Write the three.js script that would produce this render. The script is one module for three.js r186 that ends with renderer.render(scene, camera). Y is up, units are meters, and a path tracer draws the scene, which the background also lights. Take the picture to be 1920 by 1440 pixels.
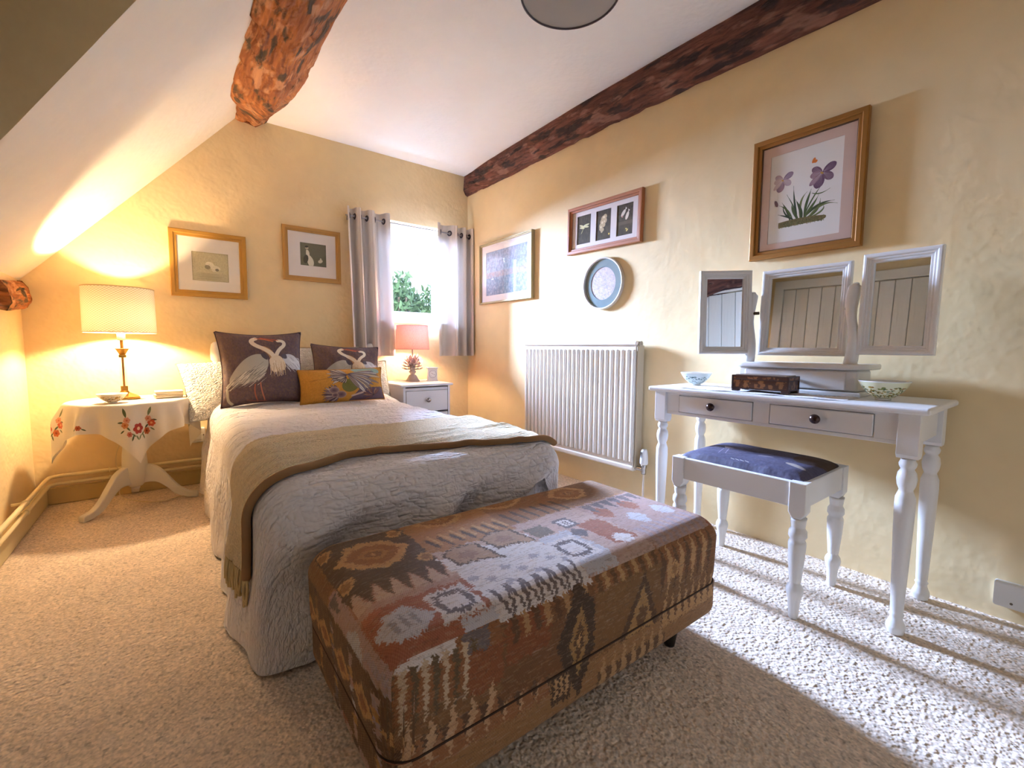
import * as THREE from 'three';
import { RectAreaLightUniformsLib } from 'three/addons/lights/RectAreaLightUniformsLib.js';
import { RoundedBoxGeometry } from 'three/addons/geometries/RoundedBoxGeometry.js';
import { mergeGeometries, mergeVertices, toCreasedNormals } from 'three/addons/utils/BufferGeometryUtils.js';

// ------------------------------------------------------------------ camera, sky, daylight, exposure
const scene = new THREE.Scene();
const camera = new THREE.PerspectiveCamera(2 * Math.atan(720 / 840) * 180 / Math.PI, 4 / 3, 0.03, 60);
camera.position.set(0, 0.935, 0);
camera.rotation.order = 'YXZ';
camera.rotation.set(-4.6 * Math.PI / 180, -37.3 * Math.PI / 180, 0.33 * Math.PI / 180);

scene.background = new THREE.Color().setRGB(0.72, 0.98, 1.22);            // bright overcast sky

RectAreaLightUniformsLib.init();
const daylightPanel = new THREE.RectAreaLight(new THREE.Color().setRGB(0.44, 0.61, 1.0), 380, 1.52, 0.62);   // unseen light panel beyond the window, placed to light floor, bed and right wall
daylightPanel.position.set(1.45, 2.06, -5.3);
daylightPanel.lookAt(1.60, 1.4, -3.0);
scene.add(daylightPanel);

const renderer = new THREE.WebGLRenderer({ antialias: true });
renderer.toneMapping = THREE.LinearToneMapping;
renderer.toneMappingExposure = 3.15;
renderer.shadowMap.enabled = true;

// ------------------------------------------------------------------ helpers
const { PI, sin, cos, abs, min, max, sqrt, pow, hypot, atan2, floor } = Math;
const clamp = (v, a = 0, b = 1) => min(b, max(a, v));
const mix = (a, b, t) => a + (b - a) * t;
const smooth = (a, b, v) => { const t = clamp((v - a) / (b - a)); return t * t * (3 - 2 * t); };
function rng(seed) { let s = seed >>> 0; return () => { s = (s + 0x6D2B79F5) | 0; let t = Math.imul(s ^ (s >>> 15), 1 | s); t = (t + Math.imul(t ^ (t >>> 7), 61 | t)) ^ t; return ((t ^ (t >>> 14)) >>> 0) / 4294967296; }; }
const hash = (x, y, s = 0) => { let h = Math.imul(x | 0, 374761393) + Math.imul(y | 0, 668265263) + Math.imul(s | 0, 1274126177); h = Math.imul(h ^ (h >>> 13), 1274126177); return ((h ^ (h >>> 16)) >>> 0) / 4294967296; };
const mod = (a, n) => ((a % n) + n) % n;
function vnoise(x, y, s = 0, px = 0, py = 0) {                          // value noise, tileable when px, py are given
  const xi = floor(x), yi = floor(y), fx = x - xi, fy = y - yi, u = fx * fx * (3 - 2 * fx), v = fy * fy * (3 - 2 * fy);
  const H = (a, b) => hash(px ? mod(a, px) : a, py ? mod(b, py) : b, s);
  return mix(mix(H(xi, yi), H(xi + 1, yi), u), mix(H(xi, yi + 1), H(xi + 1, yi + 1), u), v);
}
function fbm(x, y, s = 0, o = 4, px = 0, py = 0) { let a = 0, w = 0.5, n = 0; for (let i = 0; i < o; i++) { a += w * vnoise(x, y, s + i, px, py); n += w; w *= 0.5; x *= 2; y *= 2; px *= 2; py *= 2; } return a / n; }

function dataTex(n, fn, srgb, repeat = [1, 1], m = n) {                 // fn(u, v) -> [r, g, b] or grey in 0..1
  const d = new Uint8Array(n * m * 4);
  for (let j = 0; j < m; j++) for (let i = 0; i < n; i++) {
    const c = fn(i / n, j / m), k = (j * n + i) * 4, g = typeof c === 'number';
    for (let q = 0; q < 3; q++) d[k + q] = clamp(g ? c : c[q]) * 255;
    d[k + 3] = 255;
  }
  const t = new THREE.DataTexture(d, n, m); t.wrapS = t.wrapT = THREE.RepeatWrapping; t.magFilter = THREE.LinearFilter; t.minFilter = THREE.LinearMipmapLinearFilter; t.generateMipmaps = true;
  if (srgb) t.colorSpace = THREE.SRGBColorSpace;
  t.repeat.set(...repeat); t.needsUpdate = true; return t;
}
function canvasTex(w, h, draw) {
  const c = document.createElement('canvas'); c.width = w; c.height = h; draw(c.getContext('2d'), w, h);
  const t = new THREE.CanvasTexture(c); t.colorSpace = THREE.SRGBColorSpace; t.wrapS = t.wrapT = THREE.ClampToEdgeWrapping; return t;
}
const mat = (o) => new THREE.MeshStandardMaterial({ roughness: 0.7, side: THREE.DoubleSide, ...o });
const phys = (o) => new THREE.MeshPhysicalMaterial({ roughness: 0.7, side: THREE.DoubleSide, ...o });

// geometry
const at = (g, x = 0, y = 0, z = 0) => { g.translate(x, y, z); return g; };
const box = (w, h, d, x = 0, y = 0, z = 0) => at(new THREE.BoxGeometry(w, h, d), x, y, z);
const rbox = (w, h, d, r, x = 0, y = 0, z = 0, s = 2) => at(new RoundedBoxGeometry(w, h, d, s, min(r, w / 2.01, h / 2.01, d / 2.01)), x, y, z);
const cyl = (r1, r2, h, x = 0, y = 0, z = 0, n = 24) => at(new THREE.CylinderGeometry(r1, r2, h, n), x, y, z);
const lathe = (pts, n = 32) => new THREE.LatheGeometry(pts.map((p) => new THREE.Vector2(p[0], p[1])), n);
const V = (x, y, z) => new THREE.Vector3(x, y, z);
const tube = (pts, r, n = 40, k = 8) => new THREE.TubeGeometry(new THREE.CatmullRomCurve3(pts.map((p) => V(...p)), false, 'centripetal'), n, r, k);
function merge(list) {
  const gs = list.filter(Boolean).map((g) => { const q = g.index ? g.toNonIndexed() : g.clone(); for (const k of Object.keys(q.attributes)) if (!['position', 'normal', 'uv'].includes(k)) q.deleteAttribute(k); return q; });
  return gs.length === 1 ? gs[0] : mergeGeometries(gs);
}
function uvMetres(g, s = 1) {                                            // uv in metres by the dominant face normal
  const q = g.index ? g.toNonIndexed() : g, p = q.attributes.position, uv = new Float32Array(p.count * 2), A = V(), B = V(), C = V(), N = V();
  for (let i = 0; i < p.count; i += 3) {
    A.fromBufferAttribute(p, i); B.fromBufferAttribute(p, i + 1); C.fromBufferAttribute(p, i + 2);
    N.copy(B).sub(A).cross(C.clone().sub(A)); const x = abs(N.x), y = abs(N.y), z = abs(N.z);
    [A, B, C].forEach((P, k) => { const [u, v] = x >= y && x >= z ? [P.z, P.y] : y >= z ? [P.x, P.z] : [P.x, P.y]; uv[(i + k) * 2] = u * s; uv[(i + k) * 2 + 1] = v * s; });
  }
  q.setAttribute('uv', new THREE.BufferAttribute(uv, 2)); return q;
}
function gridGeo(nu, nv, fn, flip) {                                     // fn(u, v) -> [x, y, z, s, t]; u, v in 0..1
  const pos = [], uv = [], idx = [];
  for (let j = 0; j <= nv; j++) for (let i = 0; i <= nu; i++) { const p = fn(i / nu, j / nv); pos.push(p[0], p[1], p[2]); uv.push(p[3] ?? i / nu, p[4] ?? j / nv); }
  for (let j = 0; j < nv; j++) for (let i = 0; i < nu; i++) { const a = j * (nu + 1) + i, b = a + 1, c = a + nu + 1, d = c + 1; flip ? idx.push(a, c, b, b, c, d) : idx.push(a, b, c, b, d, c); }
  const g = new THREE.BufferGeometry(); g.setAttribute('position', new THREE.Float32BufferAttribute(pos, 3)); g.setAttribute('uv', new THREE.Float32BufferAttribute(uv, 2)); g.setIndex(idx); g.computeVertexNormals(); return g;
}
function prism(pts, depth, bevel = 0, holes = []) {                     // extruded outline, centred in z
  const s = new THREE.Shape(pts.map((p) => new THREE.Vector2(p[0], p[1])));
  for (const h of holes) s.holes.push(new THREE.Path(h.map((p) => new THREE.Vector2(p[0], p[1]))));
  const g = new THREE.ExtrudeGeometry(s, { depth: depth - 2 * bevel, bevelEnabled: bevel > 0, bevelThickness: bevel, bevelSize: bevel, bevelOffset: -bevel, bevelSegments: 2, curveSegments: 10 });
  return at(g, 0, 0, -depth / 2 + bevel);
}
const rect = (w, h, x = 0, y = 0) => [[x - w / 2, y - h / 2], [x + w / 2, y - h / 2], [x + w / 2, y + h / 2], [x - w / 2, y + h / 2]];
const ring = (w, h, t, d, bevel = 0, z = 0) => at(prism(rect(w, h), d, bevel, [rect(w - 2 * t, h - 2 * t).reverse()]), 0, 0, z);

// objects
const taken = new Map();
function numbered(n) { const k = taken.get(n) ?? 0; taken.set(n, k + 1); return k ? `${n}_${String(k).padStart(3, '0')}` : n; }
function part(parent, name, g, m, label) {
  const o = new THREE.Mesh(g, m); o.name = name; o.castShadow = o.receiveShadow = true; if (label) o.userData.label = label; parent.add(o); return o;
}
function thing(name, label, category, [x, y, z] = [0, 0, 0], turn = 0, group) {
  const o = new THREE.Group(); o.name = numbered(name); o.position.set(x, y, z); o.rotation.y = turn; o.userData = { label, category }; if (group) o.userData.group = group; scene.add(o); return o;
}
function solo(name, g, m, label, category, pos = [0, 0, 0], turn = 0, group) {
  const o = part(scene, numbered(name), g, m); o.position.set(...pos); o.rotation.y = turn; o.userData = { label, category }; if (group) o.userData.group = group; return o;
}
function struct(name, g, m, label, category = name.split('_')[0]) { const o = part(scene, name, g, m); o.userData = { kind: 'structure', label, category }; return o; }
function structGroup(name, label, category) { const o = new THREE.Group(); o.name = name; o.userData = { kind: 'structure', label, category }; scene.add(o); return o; }

// ------------------------------------------------------------------ shared surfaces
const plasterBump = dataTex(512, (u, v) => 0.55 * fbm(u * 5, v * 5, 1, 3, 5, 5) + 0.33 * fbm(u * 14, v * 14, 5, 3, 14, 14) + 0.12 * fbm(u * 90, v * 90, 9, 2, 90, 90), false, [0.55, 0.55]);
const plasterTone = (r, g, b, k = 0.05) => dataTex(256, (u, v) => { const n = 1 + k * (fbm(u * 4, v * 4, 21, 4, 4, 4) - 0.5) * 2 + k * 0.5 * (fbm(u * 40, v * 40, 25, 2, 40, 40) - 0.5); return [r * n, g * n, b * (n - k * 0.3 * (vnoise(u * 6, v * 6, 31, 6, 6) - 0.5))]; }, true, [0.4, 0.4]);
const M = {};
M.wall = mat({ map: plasterTone(0.915, 0.815, 0.63), bumpMap: plasterBump, bumpScale: 0.014, roughness: 0.82 });
M.wallSmooth = mat({ map: M.wall.map, bumpMap: plasterBump, bumpScale: 0.007, roughness: 0.82 });
M.ceiling = mat({ map: plasterTone(0.93, 0.915, 0.90, 0.02), bumpMap: plasterBump, bumpScale: 0.010, roughness: 0.85 });
M.slope = mat({ map: plasterTone(0.93, 0.895, 0.83, 0.025), bumpMap: plasterBump, bumpScale: 0.012, roughness: 0.85 });
M.white = mat({ color: '#e4e0dc', roughness: 0.42 });                   // satin furniture paint
M.whiteGloss = mat({ color: '#e4e2e0', roughness: 0.28 });
M.black = mat({ color: '#151314', roughness: 0.5 });
M.chrome = mat({ color: '#b9b6b4', metalness: 1, roughness: 0.2 });
M.brass = mat({ color: '#a8853f', metalness: 0.85, roughness: 0.35 });
M.glass = phys({ color: '#ffffff', transmission: 1, thickness: 0, roughness: 0.03, ior: 1.45 });
M.paintPipe = mat({ color: '#e6d5a8', roughness: 0.45 });
const weave = dataTex(128, (u, v) => 0.5 + 0.25 * sin(u * 2 * PI * 16) * (floor(v * 16) % 2 ? 1 : -1) + 0.25 * vnoise(u * 64, v * 64, 3, 64, 64), false, [12, 12]);
const cloudBump = dataTex(256, (u, v) => fbm(u * 8, v * 8, 61, 5, 8, 8), false, [1.2, 1.2]);

// ------------------------------------------------------------------ the room
const RX = 2.275, BZ = -3.69, LX = -0.655, CY = 2.515, FZ = 1.25, T = 0.14;
const SL = (CY - 1.297) / (0.452 - LX);                                 // pitch of the sloping ceiling
const slopeY = (x) => 1.297 + SL * (x - LX);
const edgeZ = (x) => -2.13 + 0.83 * (x + 0.393);                        // where the slope stops at the raised part

const rimZ = (x) => edgeZ(x) + 0.014 * (fbm(x * 7, 3, 44, 3) - 0.5) * 2 + 0.012 * sin(x * 5);
const carpetTone = dataTex(1024, (u, v) => { const n = fbm(u * 190, v * 190, 71, 2, 190, 190), w = fbm(u * 7, v * 7, 75, 3, 7, 7), s = vnoise(u * 150, v * 150, 78, 150, 150), k = 0.85 + 0.28 * n + 0.10 * (w - 0.5) - 0.13 * smooth(0.72, 0.92, s); return [0.90 * k, 0.82 * k, 0.74 * k]; }, true, [0.9, 0.9]);
const carpetBump = dataTex(1024, (u, v) => 0.75 * fbm(u * 120, v * 120, 81, 2, 120, 120) + 0.25 * fbm(u * 36, v * 36, 85, 2, 36, 36), false, [0.9, 0.9]);
M.carpet = phys({ map: carpetTone, bumpMap: carpetBump, bumpScale: 0.008, roughness: 0.97, sheen: 0.25, sheenColor: new THREE.Color('#d8cfc4'), sheenRoughness: 0.6 });
struct('floor', uvMetres(box(RX - LX + 0.5, 0.12, FZ - BZ + 0.5, (RX + LX) / 2, -0.06, (FZ + BZ) / 2)), M.carpet, 'beige cut pile carpet covering the floor', 'floor');

struct('ceiling', uvMetres(box(RX - LX + 0.5, 0.1, FZ - BZ + 0.5, (RX + LX) / 2, CY + 0.05, (FZ + BZ) / 2)), M.ceiling, 'flat white plaster ceiling between the beams', 'ceiling');
const OW = [1.38, 2.13], OH = [1.145, 2.0], WD = 0.30;                  // window opening and wall depth
{
  const g = prism([[LX - T, -0.12], [RX + T, -0.12], [RX + T, CY + 0.1], [LX - T, CY + 0.1]], WD, 0, [[[OW[0], OH[0]], [OW[0], OH[1]], [OW[1], OH[1]], [OW[1], OH[0]]]]);
  struct('wall_back', uvMetres(at(g, 0, 0, BZ - WD / 2)), M.wall, 'cream plaster wall behind the bed with the window opening', 'wall');
}
struct('wall_right', uvMetres(box(T, CY + 0.22, FZ - BZ + T, RX + T / 2, CY / 2, (FZ + BZ) / 2 + T / 2)), M.wallSmooth, 'long cream plaster wall behind the radiator and dressing table', 'wall');
struct('wall_left', uvMetres(box(T, CY + 0.22, FZ - BZ + T, LX - T / 2, CY / 2, (FZ + BZ) / 2 + T / 2)), M.wall, 'low cream plaster wall under the sloping ceiling', 'wall');
struct('wall_front', uvMetres(box(RX - LX + 0.4, CY + 0.22, T, (RX + LX) / 2, CY / 2, FZ + T / 2)), M.wall, 'unseen cream plaster wall behind the camera, set close to bounce light', 'wall');  // out of view; stands close to return more light to the near room
{ // sloping ceiling: a slab under the roof, ending at a slanting edge, and the upright cheek above that edge
  const xs = 24, zs = 40, th = 0.06;
  const f = (dy) => (u, v) => { const x = mix(LX, 0.47, u), z0 = BZ, z1 = rimZ(x), z = mix(z0, z1, v), w = dy ? 0 : 0.012 * (fbm(x * 2.2 + 7, z * 2.2, 40, 3) - 0.5); return [x, slopeY(x) + dy + w, z, hypot(x, slopeY(x)), z]; };
  const low = gridGeo(xs, zs, f(0)), up = gridGeo(xs, zs, f(th), true), lip = gridGeo(xs, 1, (u, v) => { const a = f(0)(u, 1), b = f(th)(u, 1); return [mix(a[0], b[0], v), mix(a[1], b[1], v), a[2], a[0], v * th]; });
  struct('ceiling_slope', merge([low, up, lip]), M.slope, 'white sloping plaster ceiling above the lamp', 'ceiling');
  const N = 24, cheek = (dz) => (u, v) => { const x = mix(LX, 0.452, u), z = rimZ(x) + dz; const y0 = slopeY(x) - 0.004 + (dz < 0 ? 0.06 : 0); return [x, mix(y0, CY + 0.01, v), z, x * 1.3, mix(y0, CY, v)]; };
  struct('wall_cheek', merge([gridGeo(N * 3, 6, cheek(0.003)), gridGeo(N * 3, 6, cheek(-0.08), true)]), M.wall, 'upright cream plaster cheek above the end of the sloping ceiling', 'wall');
}
// skirting boards
M.skirt = mat({ color: '#cbb27a', roughness: 0.55 });
struct('baseboard_back', rbox(1.95, 0.10, 0.018, 0.006, LX + 0.975, 0.05, BZ + 0.009), M.skirt, 'cream painted skirting board along the window wall', 'baseboard');
struct('baseboard_left', rbox(0.05, 0.115, 2.2, 0.010, LX + 0.025, 0.0575, BZ + 1.12), mat({ color: '#d8c79c', roughness: 0.55 }), 'deep cream painted skirting boxing along the low wall', 'baseboard');

// ---- old oak beams
function beamTex(seed, pal) {
  return dataTex(1024, (u, v) => {
    const wv = v + 0.03 * (fbm(u * 6, v * 6, seed + 31, 3, 6, 6) - 0.5), g = fbm(u * 10, wv * 90, seed, 4, 10, 90), b = fbm(u * 5, v * 7, seed + 7, 4, 5, 7), k = fbm(u * 9, wv * 30, seed + 13, 5, 9, 30);
    const c = [0, 0, 0]; const t = clamp(0.5 + 1.5 * (0.6 * g + 0.4 * b - 0.5)), dark = smooth(0.56, 0.72, k), pale = smooth(0.56, 0.74, fbm(u * 11, wv * 26, seed + 19, 4, 11, 26));
    for (let q = 0; q < 3; q++) { let a = mix(pal[0][q], pal[1][q], t); a = mix(a, pal[2][q], pale * 0.6); c[q] = mix(a, pal[3][q], dark * 0.85); }
    return c;
  }, true, [0.9, 0.9]);
}
const beamBump = dataTex(512, (u, v) => 0.5 * fbm(u * 10, v * 70, 91, 4, 10, 70) + 0.5 * (1 - smooth(0.5, 0.7, fbm(u * 10, v * 26, 104, 5, 10, 26))), false, [0.9, 0.9]);
function beam(z0, z1, section, amp, seed, N = 110) {                     // section(z) -> closed outline [[x, y], ...] seen along z
  const Mx = 40;
  const g = gridGeo(Mx, N, (u, v) => {
    const z = mix(z0, z1, v), pts = section(z), n = pts.length; let L = 0; const seg = pts.map((p, i) => { const q = pts[(i + 1) % n], d = hypot(q[0] - p[0], q[1] - p[1]); L += d; return d; });
    let s = (u % 1) * L, i = 0; while (i < n - 1 && s > seg[i]) { s -= seg[i]; i++; }
    const a = pts[i], b = pts[(i + 1) % n], t = s / seg[i]; let x = mix(a[0], b[0], t), y = mix(a[1], b[1], t);
    const cx = pts.reduce((m, p) => m + p[0], 0) / n, cy = pts.reduce((m, p) => m + p[1], 0) / n, d = hypot(x - cx, y - cy);
    const w = amp * ((fbm(z * 5 + seed, (u % 1) * 9, seed, 3) - 0.5) * 1.6 - 1.1 * smooth(0.6, 0.75, fbm(z * 9, (u % 1) * 16, seed + 5, 3))) * (u % 1 < 0.001 ? 0 : 1);
    x += (x - cx) / d * w; y += (y - cy) / d * w;
    return [x, y, z, z, (u) * L];
  }, true);
  const caps = [z0, z1].map((z, k) => { const s = new THREE.Shape(section(z).map((p) => new THREE.Vector2(...p))); return at(new THREE.ShapeGeometry(s), 0, 0, z); });
  return merge([g, ...caps]);
}
M.beamA = mat({ map: beamTex(300, [[0.44, 0.23, 0.11], [0.80, 0.50, 0.24], [0.83, 0.63, 0.48], [0.24, 0.19, 0.12]]), bumpMap: beamBump, bumpScale: 0.03, roughness: 0.8 });  // oak with the orange of the lamp light put into its colour
M.beamB = mat({ map: beamTex(340, [[0.27, 0.15, 0.12], [0.56, 0.35, 0.28], [0.62, 0.47, 0.40], [0.17, 0.12, 0.12]]), bumpMap: beamBump, bumpScale: 0.02, roughness: 0.8 });  // the same oak in a darker copy, its dimmer light put into the colour
struct('trim_1', beam(BZ + 0.001, FZ, (z) => {
  const e = smooth(-3.05, BZ, z), b = mix(2.352, 2.462, e), r = mix(0.74, 0.655, e * e), l = mix(0.345, 0.43, e);
  return [[r, CY + 0.03], [0.6, 2.62], [0.42, 2.6], [l - 0.02, slopeY(l - 0.02) + 0.06], [l, slopeY(l) - 0.012], [mix(0.40, 0.49, e), b + 0.012], [mix(0.545, 0.545, e), b]];
}, 0.020, 11), M.beamA, 'rough orange brown oak beam at the top of the sloping ceiling', 'beam');
struct('trim_2', beam(BZ + 0.004, FZ, (z) => {
  const b = 2.322 + 0.028 * smooth(-2.4, BZ, z) + 0.012 * sin(z * 2.1) - 0.018 * smooth(-1.3, -0.4, z), i = 2.196 + 0.02 * sin(z * 1.3 + 1) + 0.02 * smooth(-3.2, BZ, z);
  return [[i + 0.012, CY + 0.02], [RX + 0.05, CY + 0.02], [RX + 0.05, b + 0.004], [RX - 0.005, b], [i + 0.02, b + 0.012], [i, b + 0.05]];
}, 0.010, 23), M.beamB, 'dark red brown oak beam along the top of the long wall', 'beam');
{ // the short end of a roof timber in the low wall
  const g = beam(0, 0.42, () => [[0.0, 0.0], [0.03, -0.012], [0.05, 0.03], [0.042, 0.1], [0.02, 0.135], [-0.05, 0.14], [-0.05, 0]], 0.012, 41, 30);
  g.rotateX(0.10); struct('trim_3', at(g, LX, 1.155, BZ + 0.03), M.beamA, 'short rough orange brown timber end set in the low wall', 'beam');
}

// ---- window
{
  const w = structGroup('window_1', 'white plastic framed casement window over the bedside', 'window');
  const cx = (OW[0] + OW[1]) / 2, cy = (OH[0] + OH[1]) / 2, W = OW[1] - OW[0], H = OH[1] - OH[0], z = BZ - 0.255;
  const pl = mat({ color: '#e9eef2', roughness: 0.3 });
  part(w, 'window_frame', at(ring(W, H, 0.055, 0.07, 0.006), cx, cy, z), pl);
  const s = part(w, 'sash', at(ring(W - 0.1, H - 0.1, 0.055, 0.06, 0.008), cx, cy, z + 0.018), pl);
  part(s, 'bead', at(ring(W - 0.208, H - 0.208, 0.010, 0.02, 0.004), cx, cy, z + 0.044), pl);
  part(s, 'lock_button', at(new THREE.CylinderGeometry(0.006, 0.006, 0.012, 12).rotateX(PI / 2), cx - 0.02, OH[0] + 0.078, z + 0.05), M.chrome);
  part(w, 'pane', box(W - 0.2, H - 0.2, 0.004, cx, cy, z + 0.012), phys({ color: '#ffffff', transmission: 1, thickness: 0, roughness: 0.01, ior: 1.06 }));
  part(w, 'window_sill', rbox(W - 0.004, 0.024, 0.235, 0.006, cx, OH[0] + 0.012, BZ - 0.1), mat({ color: '#e6e2dc', roughness: 0.4 }));
}
// ---- planked cupboard doors on the low side near the camera and the door in the opposite wall
const plankMat = [0, 1, 2].map((k) => mat({ color: ['#dcd6c9', '#e0dace', '#d7d1c3'][k], roughness: 0.32, bumpMap: cloudBump, bumpScale: 0.002 }));
function plankDoor(name, label, w, h, planks, place, latch) {
  const d = structGroup(name, label, 'door'); place(d);
  const fr = 0.085;
  part(d, 'frame', prism([[-w / 2 - fr, 0], [-w / 2 - fr, h + fr], [w / 2 + fr, h + fr], [w / 2 + fr, 0], [w / 2, 0], [w / 2, h], [-w / 2, h], [-w / 2, 0]], 0.045, 0.006).translate(0, 0, 0.0225), plankMat[1]);
  const pw = w / planks;
  for (let i = 0; i < planks; i++) part(d, 'plank', rbox(pw - 0.004, h - 0.02, 0.024, 0.004, -w / 2 + pw * (i + 0.5), h / 2 + 0.004, 0.014), plankMat[i % 3]);
  if (latch) { const l = part(d, 'latch', merge([rbox(0.05, 0.11, 0.01, 0.004, 0, 0, 0.032), cyl(0.016, 0.016, 0.05, 0, 0.0, 0.05)]), M.black, 'black iron latch'); l.position.set(latch[0], latch[1], 0); }
  return d;
}
plankDoor('door_1', 'white painted plank door in a white frame on the low side', 1.10, 1.84, 10, (d) => { d.position.set(LX, 0, -1.43); d.rotation.y = PI / 2; }, [0.45, 0.95]);
plankDoor('door_2', 'white painted plank door under a dark lintel opposite the window', 0.78, 1.69, 6, (d) => { d.position.set(0.88, 0, FZ); d.rotation.y = PI; }, [-0.27, 1.15]);
{
  const g = beam(-0.85, 0.85, (z) => { const b = 1.655 + 0.03 * sin(z * 4.4 + 0.6); return [[-0.06, b + 0.26], [0.03, b + 0.26], [0.05, b + 0.2], [0.055, b + 0.04], [0.04, b], [-0.06, b]]; }, 0.012, 57, 60);
  g.rotateY(PI / 2); struct('trim_4', at(g, 0.9, 0.015, FZ).rotateY(0), M.beamB, 'dark oak lintel above the door opposite the window', 'beam');
}
// ------------------------------------------------------------------ bed
const quiltBump = dataTex(1024, (u, v) => {                              // crinkled matelasse: fine ridges running across, with raised sprays
  const wx = u + 0.02 * fbm(u * 6, v * 6, 121, 3, 6, 6), wy = v + 0.035 * (fbm(u * 5, v * 9, 125, 3, 5, 9) - 0.5);
  const r = 1 - abs(2 * fbm(wx * 7, wy * 34, 131, 3, 7, 34) - 1), f = 1 - abs(2 * fbm(wx * 22, wy * 26, 137, 3, 22, 26) - 1);
  return 0.55 * r * r + 0.45 * f * f;
}, false, [1.5, 1.5]);
const sprayBump = dataTex(1024, (() => {                                 // raised floral sprays with ribbed petals
  const R = rng(5), C = []; for (let i = 0; i < 11; i++) C.push([R(), R(), R() * 6.28, 0.10 + 0.05 * R()]);
  return (u, v) => {
    let h = 0.28 + 0.5 * (pow(1 - abs(2 * fbm(u * 18, v * 18, 141, 3, 18, 18) - 1), 2) - 0.4);
    for (const [cx, cy, a0, rad] of C) { let dx = u - cx, dy = v - cy; dx -= Math.round(dx); dy -= Math.round(dy); const d = hypot(dx, dy) / rad; if (d > 1) continue; const a = atan2(dy, dx) + a0; const p = 0.5 + 0.5 * cos(a * 6 + d * 2); h = mix(h, 0.45 + 0.5 * p * (0.6 + 0.4 * sin(a * 34)) * (0.35 + d), smooth(1, 0.7, d)); }
    return h;
  };
})(), false, [1.5, 1.5]);
const weaveFine = weave.clone(); weaveFine.repeat.set(22, 22);
{
  const b = thing('bed', 'white painted wooden bed with rounded posts under the quilt', 'bed', [0.775, 0, -2.52]);
  const hx = 0.525, z0 = BZ + 0.07 + 2.52, z1 = 0.98;
  const post = (h) => lathe([[0, 0], [0.026, 0], [0.034, 0.03], [0.034, h - 0.16], [0.026, h - 0.15], [0.024, h - 0.135], [0.036, h - 0.12], [0.038, h - 0.09], [0.037, h - 0.05], [0.030, h - 0.015], [0.016, h - 0.002], [0, h]], 24);
  part(b, 'post', at(post(0.965), -hx, 0, z0 + 0.0), M.white); part(b, 'post', at(post(0.965), hx, 0, z0 + 0.0), M.white);
  part(b, 'headboard', rbox(2 * hx - 0.04, 0.46, 0.03, 0.01, 0, 0.55, z0), M.white);
  part(b, 'leg', rbox(0.06, 0.43, 0.05, 0.008, -hx, 0.215, z1), M.white); part(b, 'leg', rbox(0.06, 0.43, 0.05, 0.008, hx - 0.04, 0.215, z1), M.white);
  part(b, 'bed_rail', rbox(2 * hx - 0.06, 0.16, 0.026, 0.006, 0, 0.34, z1), M.white);
  part(b, 'bed_rail', rbox(0.026, 0.14, z1 - z0 - 0.06, 0.006, -hx, 0.24, (z0 + z1) / 2), M.white); part(b, 'bed_rail', rbox(0.026, 0.14, z1 - z0 - 0.06, 0.006, hx, 0.24, (z0 + z1) / 2), M.white);
  part(b, 'bolt_cap', at(new THREE.CylinderGeometry(0.011, 0.011, 0.008, 16).rotateX(PI / 2), hx - 0.04, 0.400, z1 + 0.028), M.black);
  part(b, 'mattress', rbox(2 * hx - 0.03, 0.20, z1 - z0 - 0.08, 0.05, 0, 0.39, (z0 + z1) / 2 - 0.01, 4), mat({ color: '#e6e1d8', roughness: 0.9 }));
}
// the quilt: flat on top, rounded over the edges, hanging at the sides and the foot
const Q = { x0: 0.285, x1: 1.235, z0: -3.42, z1: -1.47, r: 0.115 };       // flat part; r = roundness of the edge
const quiltTop = (x, z) => 0.548 + 0.035 * smooth(-2.9, -3.3, z) + 0.008 * sin((x - 0.2) * 3.0) * sin(z * 1.7 + 0.4) + 0.018 * (fbm(x * 2.5 + 3, z * 7, 151, 3) - 0.5) + 0.010 * pow(1 - abs(2 * fbm(x * 2.2 + 9, (z + 0.12 * x) * 15, 155, 2) - 1), 3) - 0.012 * smooth(-1.75, -1.45, z);
function quiltPoint(qx, qz, dx, dz, d, per, lift = 0) {                  // a point of the flat edge, the outward direction, the distance over the edge
  const r = Q.r + lift, y0 = quiltTop(qx, qz) + lift, arc = r * PI / 2; let h, y;
  if (d < arc) { h = r * sin(d / r); y = y0 - r * (1 - cos(d / r)); } else { const e = d - arc; h = r; y = y0 - r - e; }
  const e = max(0, d - arc * 0.8), k = smooth(0, 0.25, e);
  const wave = k * (0.016 * sin(per * 15 + 1.3 * sin(per * 4)) + 0.020 * (fbm(per * 5, d * 3, 161, 3) - 0.5) * 2) + 0.045 * smooth(0, 0.5, e) * smooth(0.2, 0.8, -dx);
  const foot = smooth(0.5, 0.95, dz), fold = foot * smooth(0, 0.10, e) * 0.034 * (sin(qx * 15 + d * 17 + 0.5 * sin(qx * 7)) + 0.35 * sin(qx * 31 + d * 12 + 1) - 0.2);
  return [qx + dx * (h + wave), y, qz + dz * (h + wave * (0.5 * (1 - foot) + 0.5) + fold)];
}
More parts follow.
